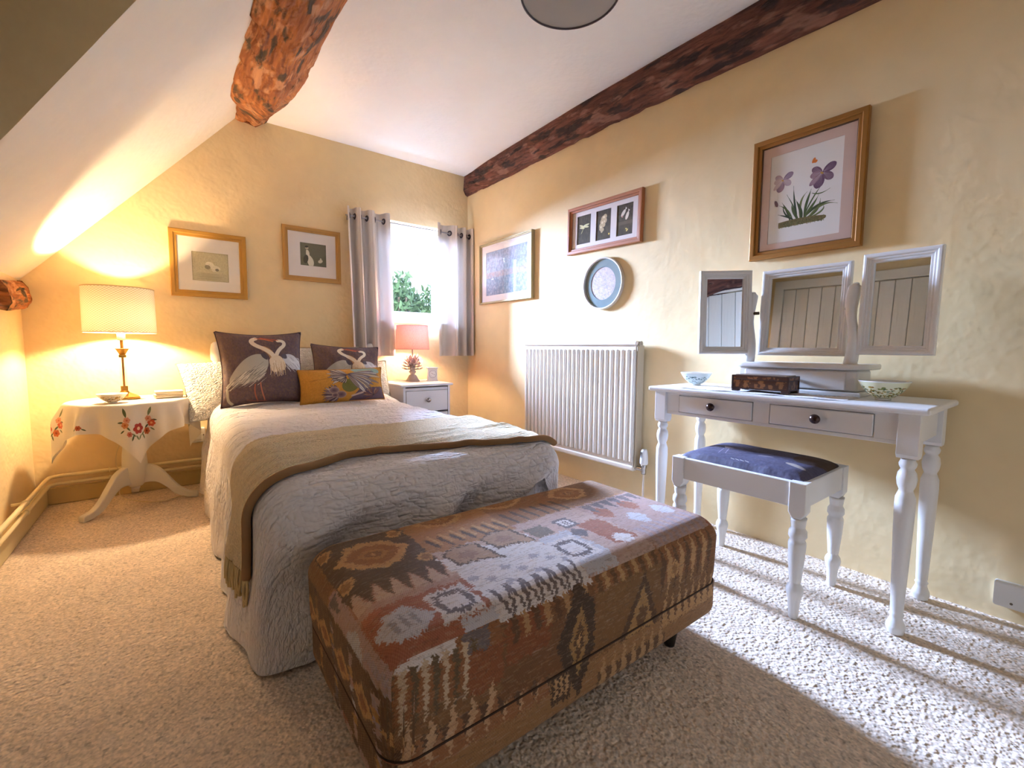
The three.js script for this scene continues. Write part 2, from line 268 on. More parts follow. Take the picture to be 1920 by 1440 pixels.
const quiltPath = (() => {                                              // the U of the three free sides, from the head on the left round the foot to the head on the right
  const a = Q.z1 - Q.z0, b = Q.x1 - Q.x0, k = 0.22, L = a + k + b + k + a;
  return { L, f(s) { if (s < a) return [Q.x0, Q.z0 + s, -1, 0]; s -= a; if (s < k) { const t = s / k * PI / 2; return [Q.x0, Q.z1, -cos(t), sin(t)]; } s -= k; if (s < b) return [Q.x0 + s, Q.z1, 0, 1]; s -= b; if (s < k) { const t = s / k * PI / 2; return [Q.x1, Q.z1, sin(t), cos(t)]; } s -= k; return [Q.x1, Q.z1 - s, 1, 0]; }, a, b, k };
})();
{
  const { L, a, b, k } = quiltPath;
  const top = gridGeo(70, 240, (u, v) => { const x = mix(Q.x0, Q.x1, u), z = mix(Q.z0, Q.z1, v); return [x, quiltTop(x, z), z, x, -z]; }, true);
  const skirt = gridGeo(420, 44, (u, v) => {
    const s = u * L, [qx, qz, dx, dz] = quiltPath.f(s);
    let drop = 0.63; drop = mix(drop, 0.665, smooth(a - 0.2, a + k * 0.5, s)); drop = mix(drop, 0.47, smooth(a + k, a + k + 0.25, s)); drop = mix(drop, 0.205, smooth(a + k + 0.62, a + k + b - 0.08, s)); drop = mix(drop, 0.37, smooth(a + k + b - 0.04, a + 1.7 * k + b, s));
    const d = v * drop, p = quiltPoint(qx, qz, dx, dz, d, s); p[1] = max(p[1], 0.012); return [...p, qx + dx * d, -(qz + dz * d)];
  });
  const g = merge([top, skirt]); g.deleteAttribute('normal'); const mg = mergeVertices(g, 1e-4); mg.computeVertexNormals();
  const head = gridGeo(40, 6, (u, v) => { const x = mix(Q.x0, Q.x1, u); return [x, mix(quiltTop(x, Q.z0), 0.50, v), Q.z0, x, v * 0.05]; }, true);
  solo('quilt', merge([mg, head]), phys({ color: '#ebe5e6', bumpMap: quiltBump, bumpScale: 0.013, roughness: 0.85, sheen: 0.3, sheenColor: new THREE.Color('#f2ece6'), sheenRoughness: 0.5 }), 'white crinkled quilt spread over the bed and hanging at the foot', 'quilt');
}
{ // the throw across the foot end of the bed
  const knit = dataTex(256, (u, v) => { const n = vnoise(u * 90, v * 90, 171, 90, 90), w = 0.5 + 0.5 * sin((v + 0.004 * sin(u * 40)) * 2 * PI * 40), k = 0.80 + 0.20 * (0.5 * n + 0.5 * w); return [1.0 * k, 0.92 * k, 0.77 * k]; }, true, [3, 3]);
  const knitBump = dataTex(256, (u, v) => 0.6 * (0.5 + 0.5 * sin((v + 0.006 * sin(u * 30)) * 2 * PI * 36)) + 0.4 * vnoise(u * 70, v * 70, 175, 70, 70), false, [3, 3]);
  const m = phys({ map: knit, bumpMap: knitBump, bumpScale: 0.008, roughness: 0.95, sheen: 0.4, sheenColor: new THREE.Color('#f0e2c0'), sheenRoughness: 0.5 });
  const t = thing('throw_blanket', 'tan fringed throw folded across the foot end of the bed', 'blanket', [0, 0, 0]);
  const sideL = 0.39, sideR = 0.10, W = Q.x1 - Q.x0, L = sideL + W + sideR;
  const zf = (s) => mix(-1.49, -1.46, smooth(0, 0.45, s)) - 0.12 * smooth(0.3, 0.62, s) + 0.15 * smooth(0.75, 1.38, s), zb = (s) => mix(-1.90, -2.08, smooth(0.1, 0.55, s)) + 0.0 * s;
  const P = (s, v, lift) => {                                            // s from the left hem across to the right, v from the front edge to the back edge
    const z = mix(zf(s), zb(s), v); let p;
    if (s < sideL) p = quiltPoint(Q.x0, z, -1, 0, sideL - s, z - Q.z0, lift); else if (s < sideL + W) { const x = Q.x0 + s - sideL; p = [x, quiltTop(x, z) + lift, z]; } else p = quiltPoint(Q.x1, z, 1, 0, s - sideL - W, quiltPath.L - (z - Q.z0), lift);
    if (s < sideL) p[2] += 0.03 * smooth(0.2, 0, s) * (v - 0.5);
    return p;
  };
  const up = gridGeo(200, 60, (u, v) => { const s = u * L, e = pow(abs(2 * v - 1), 8); return [...P(s, v, 0.020 - 0.008 * e), s, v * 0.5]; });
  const lo = gridGeo(150, 8, (u, v) => [...P(u * L, v, 0.006), u * L, v * 0.5], true);
  part(t, 'blanket', merge([up, lo]), m);
  const roll = []; for (let i = 0; i <= 60; i++) { const p = P(i / 60 * L, 0.0, 0.016); roll.push([p[0], p[1], p[2] + 0.002]); }
  part(t, 'rolled_edge', tube(roll, 0.0125, 160, 10), phys({ color: '#efb87c', bumpMap: knitBump, bumpScale: 0.006, roughness: 0.95 }), 'golden brown rolled edge');
  const R = rng(77), fr = phys({ color: '#d8bf8c', roughness: 0.95 });
  for (let i = 0; i < 34; i++) {
    const v = (i + 0.5) / 34, p = P(0.004, v, 0.014), len = 0.075 + 0.03 * R(), q = [p[0] - 0.012 * R(), p[1] - len * 0.5, p[2] + 0.012 * (R() - 0.5)], e = [p[0] - 0.016 * R() + 0.004, p[1] - len, p[2] + 0.03 * (R() - 0.5)];
    part(t, 'tassel', tube([p, q, e], 0.0042, 6, 5), fr);
  }
}
// ---- pillows
function pillowGeo(w, h, t, c = 0.06, seed = 0, n = 28, soft = 0.5, crease = 0.012) {
  const f = (sg) => (a, b) => {
    const u = 2 * a - 1, v = 2 * b - 1, x = w / 2 * u * (1 - c * (1 - v * v) * u * u), y = h / 2 * v * (1 - c * (1 - u * u) * v * v);
    const k = pow(max(0, (1 - u * u) * (1 - v * v)), soft), z = sg * t / 2 * k + crease * k * (fbm(x * 12 + seed, y * 9, seed, 3) - 0.5) * 2 + 0.02 * (fbm(x * 4 + seed, y * 4 + 5, seed + 3, 2) - 0.5) * k;
    return [x, y, z, a, b];
  };
  const a = gridGeo(n, n, f(1)), b = gridGeo(n, n, f(-1), true); return [a, b];
}
function cushion(name, label, w, h, t, front, back, pos, tilt, turn, roll, opt = {}) {
  const o = thing(name, label, opt.cat ?? 'cushion', pos); o.rotation.order = 'YXZ'; o.rotation.set(tilt, turn, roll);
  const [a, b] = pillowGeo(w, h, t, opt.c, opt.seed ?? 1, 30, opt.soft ?? 0.5, opt.crease); a.translate(0, h / 2, 0); b.translate(0, h / 2, 0);
  part(o, 'front_panel', a, front); part(o, 'back_panel', b, back);
  const edge = []; for (let i = 0; i <= 96; i++) { const q = i / 24, s = floor(q) % 4, f = q - floor(q); const [u, v] = [[2 * f - 1, -1], [1, 2 * f - 1], [1 - 2 * f, 1], [-1, 1 - 2 * f]][s], c = opt.c ?? 0.06; edge.push([w / 2 * u * (1 - c * (1 - v * v) * u * u), h / 2 + h / 2 * v * (1 - c * (1 - u * u) * v * v), 0]); }
  part(o, 'seam', tube(edge, 0.0035, 160, 6), back);
  return o;
}
const shamBump = dataTex(256, (u, v) => pow(1 - abs(2 * fbm(u * 14, v * 14, 181, 3, 14, 14) - 1), 2), false, [3, 3]);
const shamMat = phys({ color: '#e9e3d8', bumpMap: shamBump, bumpScale: 0.010, roughness: 0.9 });
cushion('pillow', 'large white crinkled pillow leaning beside the lamp table', 0.66, 0.42, 0.16, shamMat, shamMat, [0.40, 0.50, -3.29], -0.62, 0.10, 0.06, { cat: 'pillow', seed: 3, c: 0.05 });
cushion('pillow', 'white crinkled pillow showing between the two crane cushions', 0.62, 0.45, 0.15, shamMat, shamMat, [0.86, 0.50, -3.42], -0.26, -0.03, 0.0, { cat: 'pillow', seed: 5, c: 0.05 });
cushion('pillow', 'white pillow lying behind the darker cushions beside the nightstand', 0.50, 0.36, 0.13, shamMat, shamMat, [1.095, 0.50, -3.28], -0.42, -0.03, 0.0, { cat: 'pillow', seed: 6, c: 0.05 });

const velvet = (map) => phys({ map, bumpMap: cloudBump, bumpScale: 0.004, roughness: 0.75, sheen: 0.35, sheenColor: new THREE.Color('#b9a9c0'), sheenRoughness: 0.45 });
function speckle(c, w, h, seed, n, cols, a = 0.12, s = 3) { const R = rng(seed); c.save(); c.globalAlpha = a; for (let i = 0; i < n; i++) { c.fillStyle = cols[floor(R() * cols.length)]; c.fillRect(R() * w, R() * h, s * (0.5 + R()), s * (0.5 + 2 * R())); } c.restore(); }
const craneTex = canvasTex(1024, 1024, (c, w, h) => {
  c.fillStyle = '#604a4d'; c.fillRect(0, 0, w, h); speckle(c, w, h, 9, 5000, ['#3f3038', '#7b6260', '#8a7248', '#54455a'], 0.16, 16);
  const S = (x) => x * w;
  const stroke = (col, lw, pts) => { c.strokeStyle = col; c.lineWidth = lw; c.lineCap = c.lineJoin = 'round'; c.beginPath(); c.moveTo(S(pts[0][0]), S(pts[0][1])); for (let i = 1; i + 2 < pts.length; i += 3) c.bezierCurveTo(S(pts[i][0]), S(pts[i][1]), S(pts[i + 1][0]), S(pts[i + 1][1]), S(pts[i + 2][0]), S(pts[i + 2][1])); c.stroke(); };
  const blob = (col, pts) => { c.fillStyle = col; c.beginPath(); c.moveTo(S(pts[0][0]), S(pts[0][1])); for (let i = 1; i + 2 < pts.length; i += 3) c.bezierCurveTo(S(pts[i][0]), S(pts[i][1]), S(pts[i + 1][0]), S(pts[i + 1][1]), S(pts[i + 2][0]), S(pts[i + 2][1])); c.closePath(); c.fill(); };
  // bodies
  blob('#b9b3a6', [[0.50, 0.36], [0.42, 0.30], [0.27, 0.36], [0.12, 0.58], [0.03, 0.70], [0.10, 0.76], [0.20, 0.72], [0.36, 0.74], [0.48, 0.66], [0.53, 0.50], [0.55, 0.42], [0.53, 0.38], [0.50, 0.36]]);
  blob('#c8c8cd', [[0.72, 0.37], [0.80, 0.30], [0.92, 0.36], [1.0, 0.50], [1.0, 0.58], [0.95, 0.60], [0.88, 0.55], [0.80, 0.56], [0.74, 0.48], [0.72, 0.42], [0.72, 0.40], [0.70, 0.38], [0.72, 0.37]]);
  const R = rng(31);
  for (let i = 0; i < 110; i++) { const t = R(), x = 0.12 + 0.40 * t, y = 0.66 - 0.26 * t + 0.20 * R() * (0.4 + t); stroke(['#e2ddd0', '#8f8a86', '#cfc8bb', '#74706f'][floor(R() * 4)], 3 + 4 * R(), [[x, y], [x - 0.03, y + 0.02], [x - 0.05, y + 0.05], [x - 0.08, y + 0.07]]); }
  for (let i = 0; i < 60; i++) { const t = R(), x = 0.74 + 0.22 * t, y = 0.38 + 0.16 * R(); stroke(['#e9e9ee', '#9a9aa6', '#d2d2da'][floor(R() * 3)], 3 + 3 * R(), [[x, y], [x + 0.02, y + 0.01], [x + 0.04, y + 0.03], [x + 0.05, y + 0.05]]); }
  blob('#4f474f', [[0.46, 0.33], [0.50, 0.32], [0.54, 0.36], [0.53, 0.42], [0.50, 0.42], [0.46, 0.38], [0.46, 0.33]]); blob('#54505c', [[0.70, 0.36], [0.74, 0.32], [0.78, 0.34], [0.77, 0.40], [0.73, 0.42], [0.71, 0.40], [0.70, 0.36]]);
  // necks
  stroke('#b98a61', 74, [[0.61, 0.52], [0.60, 0.40], [0.60, 0.32], [0.50, 0.26]]);
  stroke('#e6d6bf', 56, [[0.63, 0.52], [0.64, 0.36], [0.56, 0.30], [0.48, 0.25], [0.38, 0.20], [0.33, 0.14], [0.42, 0.10]]);
  stroke('#e9dcc8', 48, [[0.62, 0.50], [0.62, 0.36], [0.66, 0.30], [0.71, 0.25], [0.78, 0.20], [0.76, 0.13], [0.68, 0.14]]);
  blob('#e3d0b4', [[0.55, 0.42], [0.60, 0.34], [0.68, 0.34], [0.72, 0.42], [0.78, 0.52], [0.72, 0.60], [0.66, 0.55], [0.60, 0.62], [0.54, 0.60], [0.55, 0.42]]);
  for (let i = 0; i < 60; i++) { const x = 0.55 + 0.18 * R(), y = 0.42 + 0.12 * R(); stroke(['#f1e6d2', '#b99a72', '#d9c3a0'][floor(R() * 3)], 4, [[x, y], [x, y + 0.04], [x + 0.01, y + 0.07], [x + 0.02 * (R() - 0.5), y + 0.11]]); }
  stroke('#d8703a', 13, [[0.42, 0.095], [0.50, 0.10], [0.55, 0.12], [0.62, 0.145]]); stroke('#c9542c', 11, [[0.48, 0.08], [0.56, 0.10], [0.62, 0.12], [0.68, 0.13]]);
  stroke('#a85c46', 15, [[0.37, 0.74], [0.35, 0.82], [0.37, 0.92], [0.40, 0.985]]); stroke('#b97058', 15, [[0.43, 0.72], [0.43, 0.82], [0.46, 0.92], [0.48, 0.985]]); stroke('#8d5347', 12, [[0.28, 0.95], [0.34, 0.98], [0.42, 0.98], [0.50, 0.985]]);
  stroke('#a9a08c', 30, [[0.05, 0.78], [0.07, 0.86], [0.04, 0.92], [0.12, 0.98]]);
});
const velvetBack = phys({ color: '#46343a', roughness: 0.8, sheen: 0.4, sheenColor: new THREE.Color('#a795b0') });
cushion('cushion', 'large square plum brown cushion printed with two cranes', 0.48, 0.465, 0.19, velvet(craneTex), velvetBack, [0.462, 0.572, -3.12], -0.22, 0.02, 0.015, { seed: 11, c: 0.10 });
cushion('cushion', 'plum brown crane cushion half hidden behind the yellow cushion', 0.47, 0.40, 0.15, velvet(craneTex), velvetBack, [0.99, 0.57, -3.20], -0.36, -0.06, -0.05, { seed: 15, c: 0.08, crease: 0.022 });
const flowerTex = canvasTex(1024, 640, (c, w, h) => {
  c.fillStyle = '#c48a31'; c.fillRect(0, 0, w, h); speckle(c, w, h, 19, 3000, ['#b27a26', '#d89c42', '#a8782e'], 0.16, 14);
  const R = rng(43);
  const petal = (x, y, a, l, wd, col, rim) => { c.save(); c.translate(x, y); c.rotate(a); c.beginPath(); c.moveTo(0, 0); c.bezierCurveTo(l * 0.3, -wd, l * 0.8, -wd, l, 0); c.bezierCurveTo(l * 0.8, wd, l * 0.3, wd, 0, 0); c.fillStyle = col; c.fill(); c.strokeStyle = rim; c.lineWidth = 4; c.stroke(); c.strokeStyle = '#3e323c'; c.lineWidth = 3; c.beginPath(); c.moveTo(l * 0.1, 0); c.lineTo(l * 0.9, 0); c.stroke(); c.restore(); };
  c.fillStyle = '#5d4a58'; c.beginPath(); c.moveTo(560, 640); c.lineTo(700, 430); c.lineTo(1024, 400); c.lineTo(1024, 640); c.fill();
  c.fillStyle = '#6f6d34'; c.beginPath(); c.ellipse(585, 360, 100, 130, 0.3, 0, 7); c.fill(); c.fillStyle = '#91a79b'; c.beginPath(); c.ellipse(800, 60, 190, 90, 0.25, 0, 7); c.fill();
  for (let i = 0; i < 15; i++) petal(560, 150, 2.4 + i * 0.115, 200 + 60 * R(), 26, ['#d3c6b4', '#8e7f8b', '#b4a79d', '#5a4a58'][i % 4], '#4a3d48');
  for (let i = 0; i < 16; i++) petal(560, 140, -0.2 + i * 0.09, 280 + 190 * R(), 34, ['#cbb596', '#7c6f80', '#c9c3bd', '#8d7c74'][i % 4], '#4d4250');
  for (let i = 0; i < 9; i++) petal(540, 190, 1.7 + i * 0.13, 130, 18, ['#e0d3bd', '#6b5a61'][i % 2], '#47393f');
  for (let i = 0; i < 13; i++) petal(450, 520, 2.0 + i * 0.2, 170 + 50 * R(), 22, ['#8a7280', '#c9b8ae', '#5c4a57', '#a68f86'][i % 4], '#3d3139');
  for (const [x, y, r] of [[385, 440, 62], [465, 525, 64], [395, 530, 40]]) { const g = c.createRadialGradient(x, y, 4, x, y, r); g.addColorStop(0, '#5e4852'); g.addColorStop(0.7, '#8b6f70'); g.addColorStop(1, '#b49a86'); c.fillStyle = g; c.beginPath(); c.arc(x, y, r, 0, 7); c.fill(); }
  c.strokeStyle = '#c0a494'; c.lineWidth = 30; c.lineCap = 'round'; c.beginPath(); c.moveTo(600, 560); c.bezierCurveTo(700, 520, 760, 500, 850, 450); c.stroke();
  for (let i = 0; i < 10; i++) petal(880, 560, 2.6 + i * 0.3, 150, 24, ['#7a4f49', '#5a4158', '#98725c'][i % 3], '#3d2f38');
  c.strokeStyle = '#8a5f1f'; c.lineWidth = 5; for (const [x, y, l] of [[100, 250, 130], [230, 235, 110], [120, 262, 70]]) { c.beginPath(); c.moveTo(x, y); c.bezierCurveTo(x + l * 0.4, y - 26, x + l * 0.7, y - 16, x + l, y - 24); c.stroke(); }
  speckle(c, w, h, 23, 2500, ['#2f2630', '#e5d8c5'], 0.08, 5);
});
cushion('cushion', 'small oblong mustard yellow cushion with a grey floral print', 0.535, 0.225, 0.12, velvet(flowerTex), phys({ color: '#b8812d', roughness: 0.8 }), [0.905, 0.573, -3.02], -0.30, -0.10, 0.02, { seed: 21, c: 0.05 });
// ------------------------------------------------------------------ ottoman
const kilimTex = canvasTex(2048, 1536, (c, w, h) => {
  // the cloth laid flat; 2048 x 1536 px = 1.76 m x 1.32 m; the top of the seat is x 0.32..1.44, y 0.37..0.95 (metres)
  const k = w / 1.76, X = (m) => m * k, R = rng(101);
  const jag = (pts, step = 9, amp = 4) => { c.beginPath(); pts.forEach((p, i) => { const q = pts[(i + 1) % pts.length], n = max(1, floor(hypot(q[0] - p[0], q[1] - p[1]) * k / step)); for (let s = 0; s < n; s++) { const t = s / n, x = X(mix(p[0], q[0], t)) + (R() - 0.5) * 2 * amp, y = X(mix(p[1], q[1], t)) + (R() - 0.5) * 2 * amp; i || s ? c.lineTo(x, y) : c.moveTo(x, y); } }); c.closePath(); };
  const fill = (col, pts, step, amp) => { jag(pts, step, amp); c.fillStyle = col; c.fill(); };
  const rc = (x, y, a, b) => [[x - a, y - b], [x + a, y - b], [x + a, y + b], [x - a, y + b]], dia = (x, y, a, b) => [[x - a, y], [x, y - b], [x + a, y], [x, y + b]], hex = (x, y, a, b) => [[x - a, y], [x - a * 0.5, y - b * 0.8], [x, y - b], [x + a * 0.5, y - b * 0.8], [x + a, y], [x + a * 0.5, y + b * 0.8], [x, y + b], [x - a * 0.5, y + b * 0.8]];
  const C = { dk: '#4f3d2c', br: '#6f4f33', or: '#a8703c', tan: '#c2935c', pk: '#c0a391', rd: '#96563f', wh: '#d9d3d4', bl: '#bcbcc8', sl: '#62585c' };
  c.fillStyle = C.br; c.fillRect(0, 0, w, h);
  for (const [a, b, col] of [[0, 0.42, '#8a5f36'], [0.42, 0.62, '#92683e'], [0.62, 0.95, '#9a6b58'], [0.95, 1.08, '#83522f'], [1.08, 1.18, '#74502f'], [1.18, 1.32, '#936a42']]) fill(col, rc(0.88, (a + b) / 2, 0.9, (b - a) / 2 + 0.01), 8, 9);
  const teeth = (x0, x1, y0, y1, n, col, up) => { const d = (x1 - x0) / n; for (let i = 0; i < n; i++) { const u = x0 + d * i; up ? fill(col, [[u, y1], [u + d / 2, y0 + 0.01 * (i % 2)], [u + d, y1]], 5, 3) : fill(col, [[u, y0], [u + d, y0], [u + d / 2, y1 - 0.01 * (i % 2)]], 5, 3); } };
  const medal = (x, y, a, b, g1, g2) => { fill(g1, hex(x, y, a, b), 6, 6); fill(g2, hex(x, y, a * 0.74, b * 0.70), 6, 5); fill('#a9763f', hex(x, y, a * 0.42, b * 0.36), 5, 4); fill('#7d5330', hex(x, y, a * 0.26, b * 0.2), 5, 3); fill(C.tan, dia(x, y, 0.008, 0.010), 4, 2); };
  const disc = (x, y) => { fill(C.tan, hex(x, y, 0.024, 0.026), 4, 3); fill('#8d6238', hex(x, y, 0.015, 0.016), 4, 2); };
  const notched = (x, y, a, b) => { fill(C.wh, rc(x, y, a * 1.45, b * 1.45), 5, 5); fill(C.sl, rc(x, y, a, b), 5, 3); fill(C.sl, rc(x, y, a * 1.16, b * 0.5), 5, 3); fill(C.sl, rc(x, y, a * 0.5, b * 1.16), 5, 3); fill(C.wh, rc(x, y, a * 0.74, b * 0.72), 5, 3); };
  const tulip = (x, y, s) => { const P = (e) => [[x - 0.055 * s - e, y - 0.035], [x - 0.01, y - 0.055 - e], [x + 0.05 * s + e, y - 0.045], [x + 0.06 * s + e, y + 0.02], [x + 0.072 * s + e, y + 0.065 + e], [x + 0.02, y + 0.04 + e], [x - 0.045 * s - e, y + 0.035 + e]]; fill(C.dk, P(0.006), 5, 3); fill('#a58468', P(-0.002), 5, 4); fill('#8f6a55', hex(x, y, 0.03, 0.022), 5, 4); };
  const flames = (x0, x1, y0, y1, n, a, b) => { fill(b, rc((x0 + x1) / 2, y1 - (y1 - y0) * 0.3, (x1 - x0) / 2, (y1 - y0) * 0.3), 6, 5); teeth(x0, x1, y0, y1, n, a, true); };
  for (const o of [-1.08, 0, 1.08]) {
    // first panel: dark ground with a medallion, rust field with squares
    fill(C.dk, rc(0.437 + o, 0.555, 0.132, 0.13), 8, 5); medal(0.448 + o, 0.545, 0.098, 0.085, C.tan, '#8f5a30'); for (const [a, b] of [[0.345, 0.46], [0.54, 0.455], [0.55, 0.635], [0.348, 0.64]]) disc(a + o, b);
    teeth(0.305 + o, 0.57 + o, 0.675, 0.765, 6, C.dk, false); teeth(0.327 + o, 0.592 + o, 0.68, 0.765, 6, C.pk, true); fill('#b08d7e', rc(0.437 + o, 0.775, 0.132, 0.014), 6, 5);
    fill(C.rd, rc(0.437 + o, 0.87, 0.132, 0.085), 8, 7); notched(0.508 + o, 0.853, 0.034, 0.037); fill(C.bl, hex(0.395 + o, 0.86, 0.062, 0.05), 6, 7); for (let i = 0; i < 3; i++) fill('#8f9099', rc(0.372 + o + i * 0.022, 0.86, 0.005, 0.022), 4, 2);
    fill('#a8624a', rc(0.345 + o, 0.79, 0.03, 0.012), 5, 5); fill(C.bl, rc(0.535 + o, 0.93, 0.05, 0.02), 6, 6); fill(C.sl, rc(0.508 + o, 0.99, 0.03, 0.034), 5, 4); fill(C.wh, rc(0.405 + o, 0.968, 0.06, 0.020), 6, 6);
    for (let i = 0; i < 9; i++) { const u = 0.325 + o + i * 0.021; fill(i % 2 ? '#c2a98c' : '#55452f', [[u, 0.975], [u + 0.014, 0.975], [u + 0.010, 1.09], [u + 0.002, 1.09]], 5, 3); }
    fill('#7f4526', rc(0.535 + o, 1.05, 0.05, 0.045), 6, 6); flames(0.34 + o, 0.70 + o, 1.075, 1.19, 8, '#c19a74', '#4d3626'); teeth(0.36 + o, 0.70 + o, 1.11, 1.19, 8, '#8f5c3a', true);
    // second panel: tan ground with dashes, pale field with tulips and a zigzag
    fill('#a5713f', rc(0.705 + o, 0.50, 0.137, 0.14), 8, 6); for (let i = 0; i < 7; i++) { const u = 0.585 + o + i * 0.037; fill(C.dk, [[u, 0.56], [u + 0.010, 0.545], [u + 0.026, 0.61], [u + 0.018, 0.62]], 4, 2); fill(C.tan, [[u + 0.014, 0.53], [u + 0.024, 0.53], [u + 0.038, 0.60], [u + 0.028, 0.60]], 4, 2); } medal(0.69 + o, 0.44, 0.085, 0.05, C.tan, '#8a5830');
    fill(C.wh, rc(0.705 + o, 0.82, 0.137, 0.15), 8, 9); fill('#bfa393', rc(0.705 + o, 0.655, 0.137, 0.02), 6, 8); tulip(0.642 + o, 0.69, 0.95); tulip(0.772 + o, 0.67, 0.95); for (let i = 0; i < 9; i++) fill('#a5a0aa', hex(0.59 + o + i * 0.03, 0.80 + 0.03 * ((i * 7) % 3), 0.016, 0.012), 5, 4);
    { const n = 6, d = 0.04; for (let i = 0; i < n; i++) { const u = 0.583 + o + i * d; fill(C.sl, [[u, 0.865], [u + 0.013, 0.865], [u + d * 0.62, 0.955], [u + d * 0.5, 0.97]], 4, 2); fill(C.sl, [[u + d, 0.865], [u + d + 0.010, 0.875], [u + d * 0.62, 0.965], [u + d * 0.52, 0.955]], 4, 2); } }
    fill('#6b4426', rc(0.705 + o, 1.06, 0.137, 0.085), 8, 8); fill('#7a3f20', rc(0.635 + o, 1.02, 0.06, 0.05), 6, 8); for (let i = 0; i < 8; i++) fill(i % 2 ? '#a67a4c' : '#54351f', rc(0.60 + o + i * 0.03, 0.995, 0.008, 0.03), 4, 3);
    fill('#34261c', dia(0.79 + o, 1.09, 0.075, 0.15), 6, 5); fill('#98703f', dia(0.79 + o, 1.10, 0.034, 0.085), 5, 4); fill('#4a3320', dia(0.79 + o, 1.10, 0.018, 0.052), 5, 3); fill(C.tan, dia(0.79 + o, 1.10, 0.007, 0.02), 4, 2); fill('#3b2b1f', rc(0.735 + o, 1.19, 0.03, 0.035), 5, 3); for (let i = 0; i < 3; i++) fill('#b98e62', rc(0.718 + o + i * 0.017, 1.19, 0.005, 0.024), 4, 2);
    // third panel: small squares on a mixed field
    fill('#8b5c34', rc(0.975 + o, 0.48, 0.133, 0.12), 8, 7); medal(0.93 + o, 0.425, 0.10, 0.055, C.tan, '#94602f'); for (let i = 0; i < 6; i++) fill(C.dk, [[0.86 + o + i * 0.042, 0.52], [0.875 + o + i * 0.042, 0.51], [0.885 + o + i * 0.042, 0.60], [0.876 + o + i * 0.042, 0.61]], 4, 2);
    fill('#b79a90', rc(0.975 + o, 0.78, 0.133, 0.17), 8, 9); fill(C.bl, rc(0.90 + o, 0.83, 0.055, 0.10), 6, 8); notched(0.888 + o, 0.825, 0.036, 0.042); fill(C.sl, rc(0.99 + o, 0.69, 0.030, 0.034), 5, 3); fill(C.wh, rc(0.99 + o, 0.69, 0.019, 0.021), 4, 2); for (let i = 0; i < 2; i++) fill(C.sl, rc(0.985 + o + i * 0.011, 0.69, 0.003, 0.015), 3, 1); fill('#6c5f52', rc(0.885 + o, 0.69, 0.034, 0.034), 5, 4); fill(C.sl, dia(0.975 + o, 0.765, 0.03, 0.034), 5, 3); fill(C.rd, rc(1.05 + o, 0.80, 0.045, 0.08), 6, 8); fill(C.wh, hex(1.05 + o, 0.86, 0.035, 0.03), 5, 5);
    for (let i = 0; i < 9; i++) fill(i % 2 ? '#b58a58' : '#5b3d24', rc(0.86 + o + i * 0.028, 0.985, 0.008, 0.04), 4, 3); fill('#75502c', rc(0.975 + o, 1.08, 0.133, 0.075), 7, 7); fill('#4b3423', [[0.94 + o, 1.17], [1.03 + o, 1.01], [1.11 + o, 1.17]], 6, 4); fill('#a67c48', [[0.965 + o, 1.17], [1.03 + o, 1.045], [1.085 + o, 1.17]], 6, 4); fill('#5f4128', hex(1.03 + o, 1.13, 0.025, 0.03), 5, 3); flames(0.86 + o, 1.14 + o, 1.17, 1.28, 7, '#b48c60', '#5a3f2a');
    // fourth panel: rust and lilac with flames
    fill('#7c5636', rc(1.245 + o, 0.48, 0.14, 0.12), 8, 7); medal(1.19 + o, 0.49, 0.085, 0.07, C.tan, '#94602f'); fill('#ab8d86', rc(1.245 + o, 0.78, 0.14, 0.17), 8, 9); for (let i = 0; i < 4; i++) fill(i % 2 ? C.bl : C.rd, hex(1.15 + o + i * 0.062, 0.70 + 0.09 * (i % 2), 0.034, 0.045), 6, 7); teeth(1.12 + o, 1.38 + o, 0.62, 0.70, 6, C.sl, false); for (let i = 0; i < 8; i++) fill('#a08f96', rc(1.13 + o + i * 0.032, 0.885, 0.009, 0.045), 4, 4);
    for (let i = 0; i < 9; i++) { const u = 1.115 + o + i * 0.03; fill(i % 2 ? '#bb8f5e' : '#563a24', dia(u, 1.03, 0.013, 0.085), 5, 3); } disc(1.17 + o, 1.045); flames(1.12 + o, 1.40 + o, 1.10, 1.20, 8, '#b98d5c', '#5a3a22');
  }
  // left hanging side: lozenges and dashes
  for (const x of [0.15, 1.61]) for (let j = 0; j < 5; j++) { const y = 0.44 + j * 0.13; fill('#5a4028', rc(x, y, 0.10, 0.055), 6, 6); fill('#c09058', dia(x + 0.02, y, 0.035, 0.055), 5, 4); fill('#8a5530', dia(x + 0.02, y, 0.018, 0.030), 4, 3); for (let i = 0; i < 5; i++) fill(i % 2 ? '#b0824a' : '#4a3624', dia(x - 0.11 + i * 0.05, y + 0.066, 0.011, 0.028), 4, 3); }
  // the feathered edges of a woven ikat: threads slipped along the warp and the weft
  const cv = c.canvas; for (let x = 0; x < w; x += 4) { const d = (R() - 0.5) * 12; c.drawImage(cv, x, 0, 4, h, x, d, 4, h); } for (let y = 0; y < h; y += 4) { const d = (R() - 0.5) * 9; c.drawImage(cv, 0, y, w, 4, d, y, w, 4); }
  c.globalAlpha = 0.16; for (let i = 0; i < 26000; i++) { c.fillStyle = ['#2c2019', '#d9c6ae', '#7a4a2e', '#b48a5c', '#cfc8cc', '#6b5a4a'][floor(R() * 6)]; c.fillRect(R() * w, R() * h, 6 + 22 * R(), 2 + 2 * R()); } c.globalAlpha = 1;
  c.fillStyle = 'rgba(214, 168, 122, 0.13)'; c.fillRect(0, 0, w, h);
  speckle(c, w, h, 111, 26000, ['#1f1713', '#e0d2bf', '#8a5a3a'], 0.13, 3);
});
